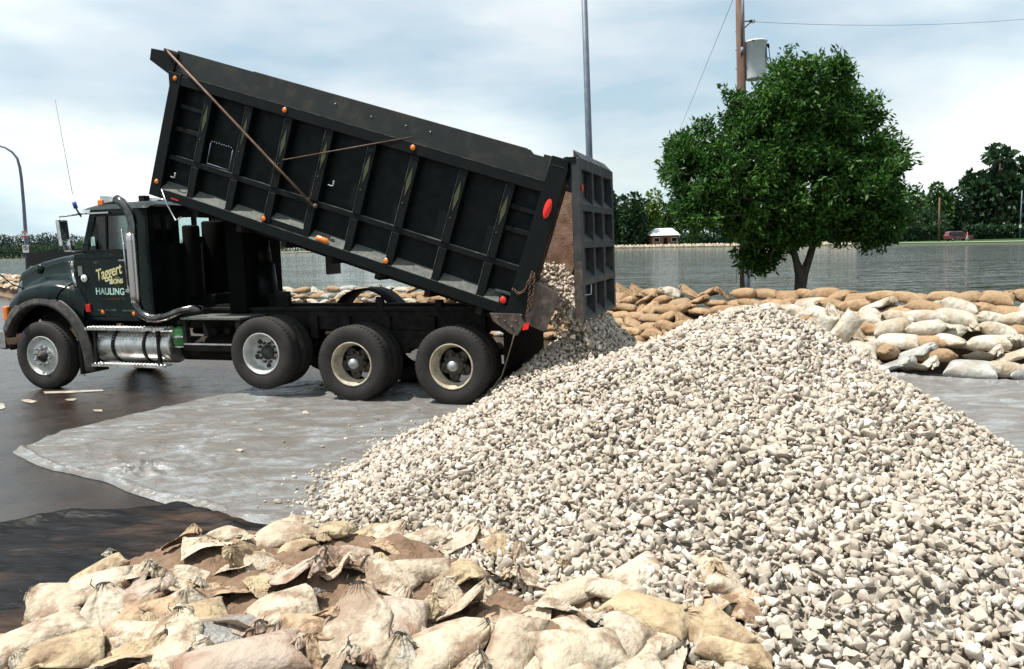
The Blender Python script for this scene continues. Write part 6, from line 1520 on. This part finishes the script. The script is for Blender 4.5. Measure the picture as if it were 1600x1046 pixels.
# houses
def house(px, py_base, Y, w, d, h, roof_h, wall_m, roof_m, lab, yaw=0.0):
    p = atY(px, py_base, Y); e = empty('house', (p.x, p.y, .45), yaw); tag(e, lab, 'house')
    mb = MB(); mb.box(-w/2, w/2, -d/2, d/2, 0, h); mb.build('wall', wall_m, e)
    mb = MB(); o_ = .5; mb.prism([(-w/2-o_, h), (w/2+o_, h), (w/2-d*.2, h+roof_h), (-w/2+d*.2, h+roof_h)], -d/2-o_, d/2+o_, lambda x, z, y: Vector((x, y*(1-.8*(z-h)/roof_h) if roof_h else y, z))); mb.build('roof', roof_m, e)
    for k, x in enumerate((-w*.32, 0, w*.32)):
        if k == 1:
            mb = MB(); mb.box(x-.5, x+.5, -d/2-.06, -d/2-.01, 0, 2.1); mb.build('door', m_darkglass, e)
        else:
            mb = MB(); mb.box(x-.8, x+.8, -d/2-.05, -d/2-.01, 1.0, 2.2); f = mb.build('window', m_white, e)
            mb = MB(); mb.box(x-.7, x+.7, -d/2-.08, -d/2-.055, 1.1, 2.1); mb.build('pane', m_darkglass, f)
house(1036, 379, 224, 7.5, 7, 2.8, 2.0, m_brick, m_roofw, 'low brick house with a pale roof on the far bank left of the leafy tree')
house(975, 378, 262, 16, 8, 2.8, 1.8, m_brick, m_roofd, 'dark-roofed brick house in deep shade beside the tailgate')
house(1548, 366, 205, 12, 9, 6.2, 2.5, m_brick, m_roofd, 'red brick house half hidden behind the trees at the right')
# far poles
for (pb, pt, Y, lab) in (((1467, 379), (1468, 309), 150, 'thin pale wooden pole standing left of the maroon van'), ((1593, 380), (1597, 298), 158, 'thin pole with a small white box at the right edge')):
    b0, t1, ud = pole_pts(pb, pt, Y, .3); e = empty('roadside_pole', b0); tag(e, lab, 'pole')
    mb = MB(); mb.tube([Vector((0, 0, 0)), t1-b0], [.20, .15] if pb[0] < 1500 else [.12, .09], 8); mb.build('pole', m_wood if pb[0] < 1500 else m_galv, e)
    if pb[0] > 1500:
        q = atY(1593.5, 354, Y)-b0; mb = MB(); mb.box(q.x-.18, q.x+.18, -.3, -.12, q.z-.3, q.z+.3); mb.build('meter_box', m_white, e)
    else:
        mb = MB(); mb.tube([Vector((0, 0, (t1-b0).z-.4)), Vector((.25, -.1, (t1-b0).z-.35))], .05, 6); mb.build('insulator_arm', m_galv, e)
wire('power_line', atY(1468, 312, 150), atY(1597, 312, 158), .5, .02, 'thin line strung between the two far right poles')
# van
VY = 152; vp = atY(1497, 377.5, VY); van = empty('parked_van', (vp.x, vp.y, .47), 0); tag(van, 'maroon minivan parked on the far bank road under the trees', 'van')
prof = [(-2.35, .35), (-2.38, .95), (-2.25, 1.15), (-2.1, 1.66), (-1.9, 1.76), (.55, 1.74), (1.25, 1.12), (2.15, .95), (2.38, .78), (2.38, .35)]
mb = MB(); mb.prism(prof, -.9, .9, lambda x, z, y: Vector((x, y*(1 if z < 1.0 else .9), z))); mb.build('body', m_maroon, van, bevel=.06)
for (a, b2, c, d2) in ((-2.0, -1.1, -1.9, -1.15), (-1.0, -.1, -1.0, -.1), (0, 1.05, 0, .55)):
    mb = MB(); mb.add([(a, -.905, 1.08), (b2, -.905, 1.08), (d2, -.835, 1.62), (c, -.835, 1.62)], [(0, 1, 2, 3)]); mb.build('window', m_darkglass, van, solid=.02)
mb = MB(); mb.add([(.62, -.74, 1.70), (1.22, -.80, 1.16), (1.22, .80, 1.16), (.62, .74, 1.70)], [(0, 1, 2, 3)]); mb.build('windshield', m_darkglass, van, solid=.02)
for x in (-1.5, 1.45):
    for y in (-.88, .88):
        mb = MB(); mb.lathe([(.2, .1), (.33, .1), (.35, .05), (.35, -.05), (.33, -.1), (.2, -.1)], (x, y, .35), (0, 1, 0), 24, close=True); wo_ = mb.build('wheel', m_tyre, van)
        mb = MB(); mb.lathe([(0, .06), (.12, .07), (.2, .05), (.21, 0)], (x, y, .35), (0, -1 if y < 0 else 1, 0), 18); mb.build('hub_cap', m_silver, wo_)
mb = MB(); mb.box(-1.7, .3, -.55, -.5, 1.80, 1.83); mb.box(-1.7, .3, .5, .55, 1.80, 1.83); mb.box(-1.6, -1.55, -.55, .55, 1.77, 1.82); mb.box(.1, .15, -.55, .55, 1.77, 1.82); mb.build('roof_rack', m_silver, van)
mb = MB(); mb.box(2.36, 2.42, -.8, .8, .35, .55); mb.build('bumper', m_silver, van)
for y in (-.65, .65):
    mb = MB(); mb.box(2.30, 2.40, y-.15, y+.15, .68, .82); mb.build('headlight', m_whitelens, van, bevel=.02)
# walking person beside the van
pp = atY(1511, 378.5, 149); 
def person(loc, rz, shirt, trous, lab):
    J = [(0, 0, .92), (0, 0, 1.12), (0, .01, 1.38), (0, .02, 1.50), (0, .0, 1.62), (0, 0, 1.74),
         (.18, .0, 1.42), (.24, .06, 1.16), (.22, -.10, .95), (.21, -.14, .87), (-.18, 0, 1.42), (-.25, -.05, 1.17), (-.27, .02, .93), (-.27, .03, .85),
         (.09, 0, .88), (.13, -.12, .50), (.15, -.02, .09), (.15, -.17, .04), (-.09, 0, .88), (-.14, .12, .50), (-.17, .28, .12), (-.17, .14, .05)]
    E_ = [(0, 1), (1, 2), (2, 3), (3, 4), (4, 5), (2, 6), (6, 7), (7, 8), (8, 9), (2, 10), (10, 11), (11, 12), (12, 13), (0, 14), (14, 15), (15, 16), (16, 17), (0, 18), (18, 19), (19, 20), (20, 21)]
    Rr = [.14, .13, .14, .055, .095, .07, .065, .045, .032, .035, .065, .045, .032, .035, .095, .065, .045, .04, .095, .065, .045, .04]
    me = bpy.data.meshes.new('person'); me.from_pydata(J, E_, []); o = link('person', me)
    sk = o.modifiers.new('s', 'SKIN'); sm = o.modifiers.new('ss', 'SUBSURF'); sm.levels = sm.render_levels = 1
    for i, v in enumerate(me.skin_vertices[0].data): v.radius = (Rr[i], Rr[i]*.8); v.use_root = i == 0
    bpy.context.view_layer.update(); m2 = bpy.data.meshes.new_from_object(o.evaluated_get(bpy.context.evaluated_depsgraph_get())); bpy.data.objects.remove(o)
    m2.materials.clear()
    sk_m = mat('skin', (.42, .25, .18), (.46, .28, .2), 9, .6)
    for m in (sk_m, shirt, trous): m2.materials.append(m)
    for p in m2.polygons:
        z = p.center.z; x = abs(p.center.x); p.material_index = 0 if z > 1.47 or (x > .19 and z < 1.15 and z > .8) or (z < .45 and z > .1) else 1 if z > .93 else 2; p.use_smooth = True
    o = link('person', m2, None, loc, (0, 0, rz)); mb = MB(); mb.ball((0, .015, 1.70), .105, 14, (1, 1.05, .8)); mb.build('hair', m_dark, o)
    tag(o, lab, 'person'); return o
person((pp.x, pp.y, .47), R_(70), mat('orange_shirt', (.55, .12, .05), None, 9, .8), mat('white_shorts', (.6, .6, .58), None, 9, .8), 'person in an orange top and pale shorts walking beside the maroon van')
print('script time', round(time.time()-T_START, 1))
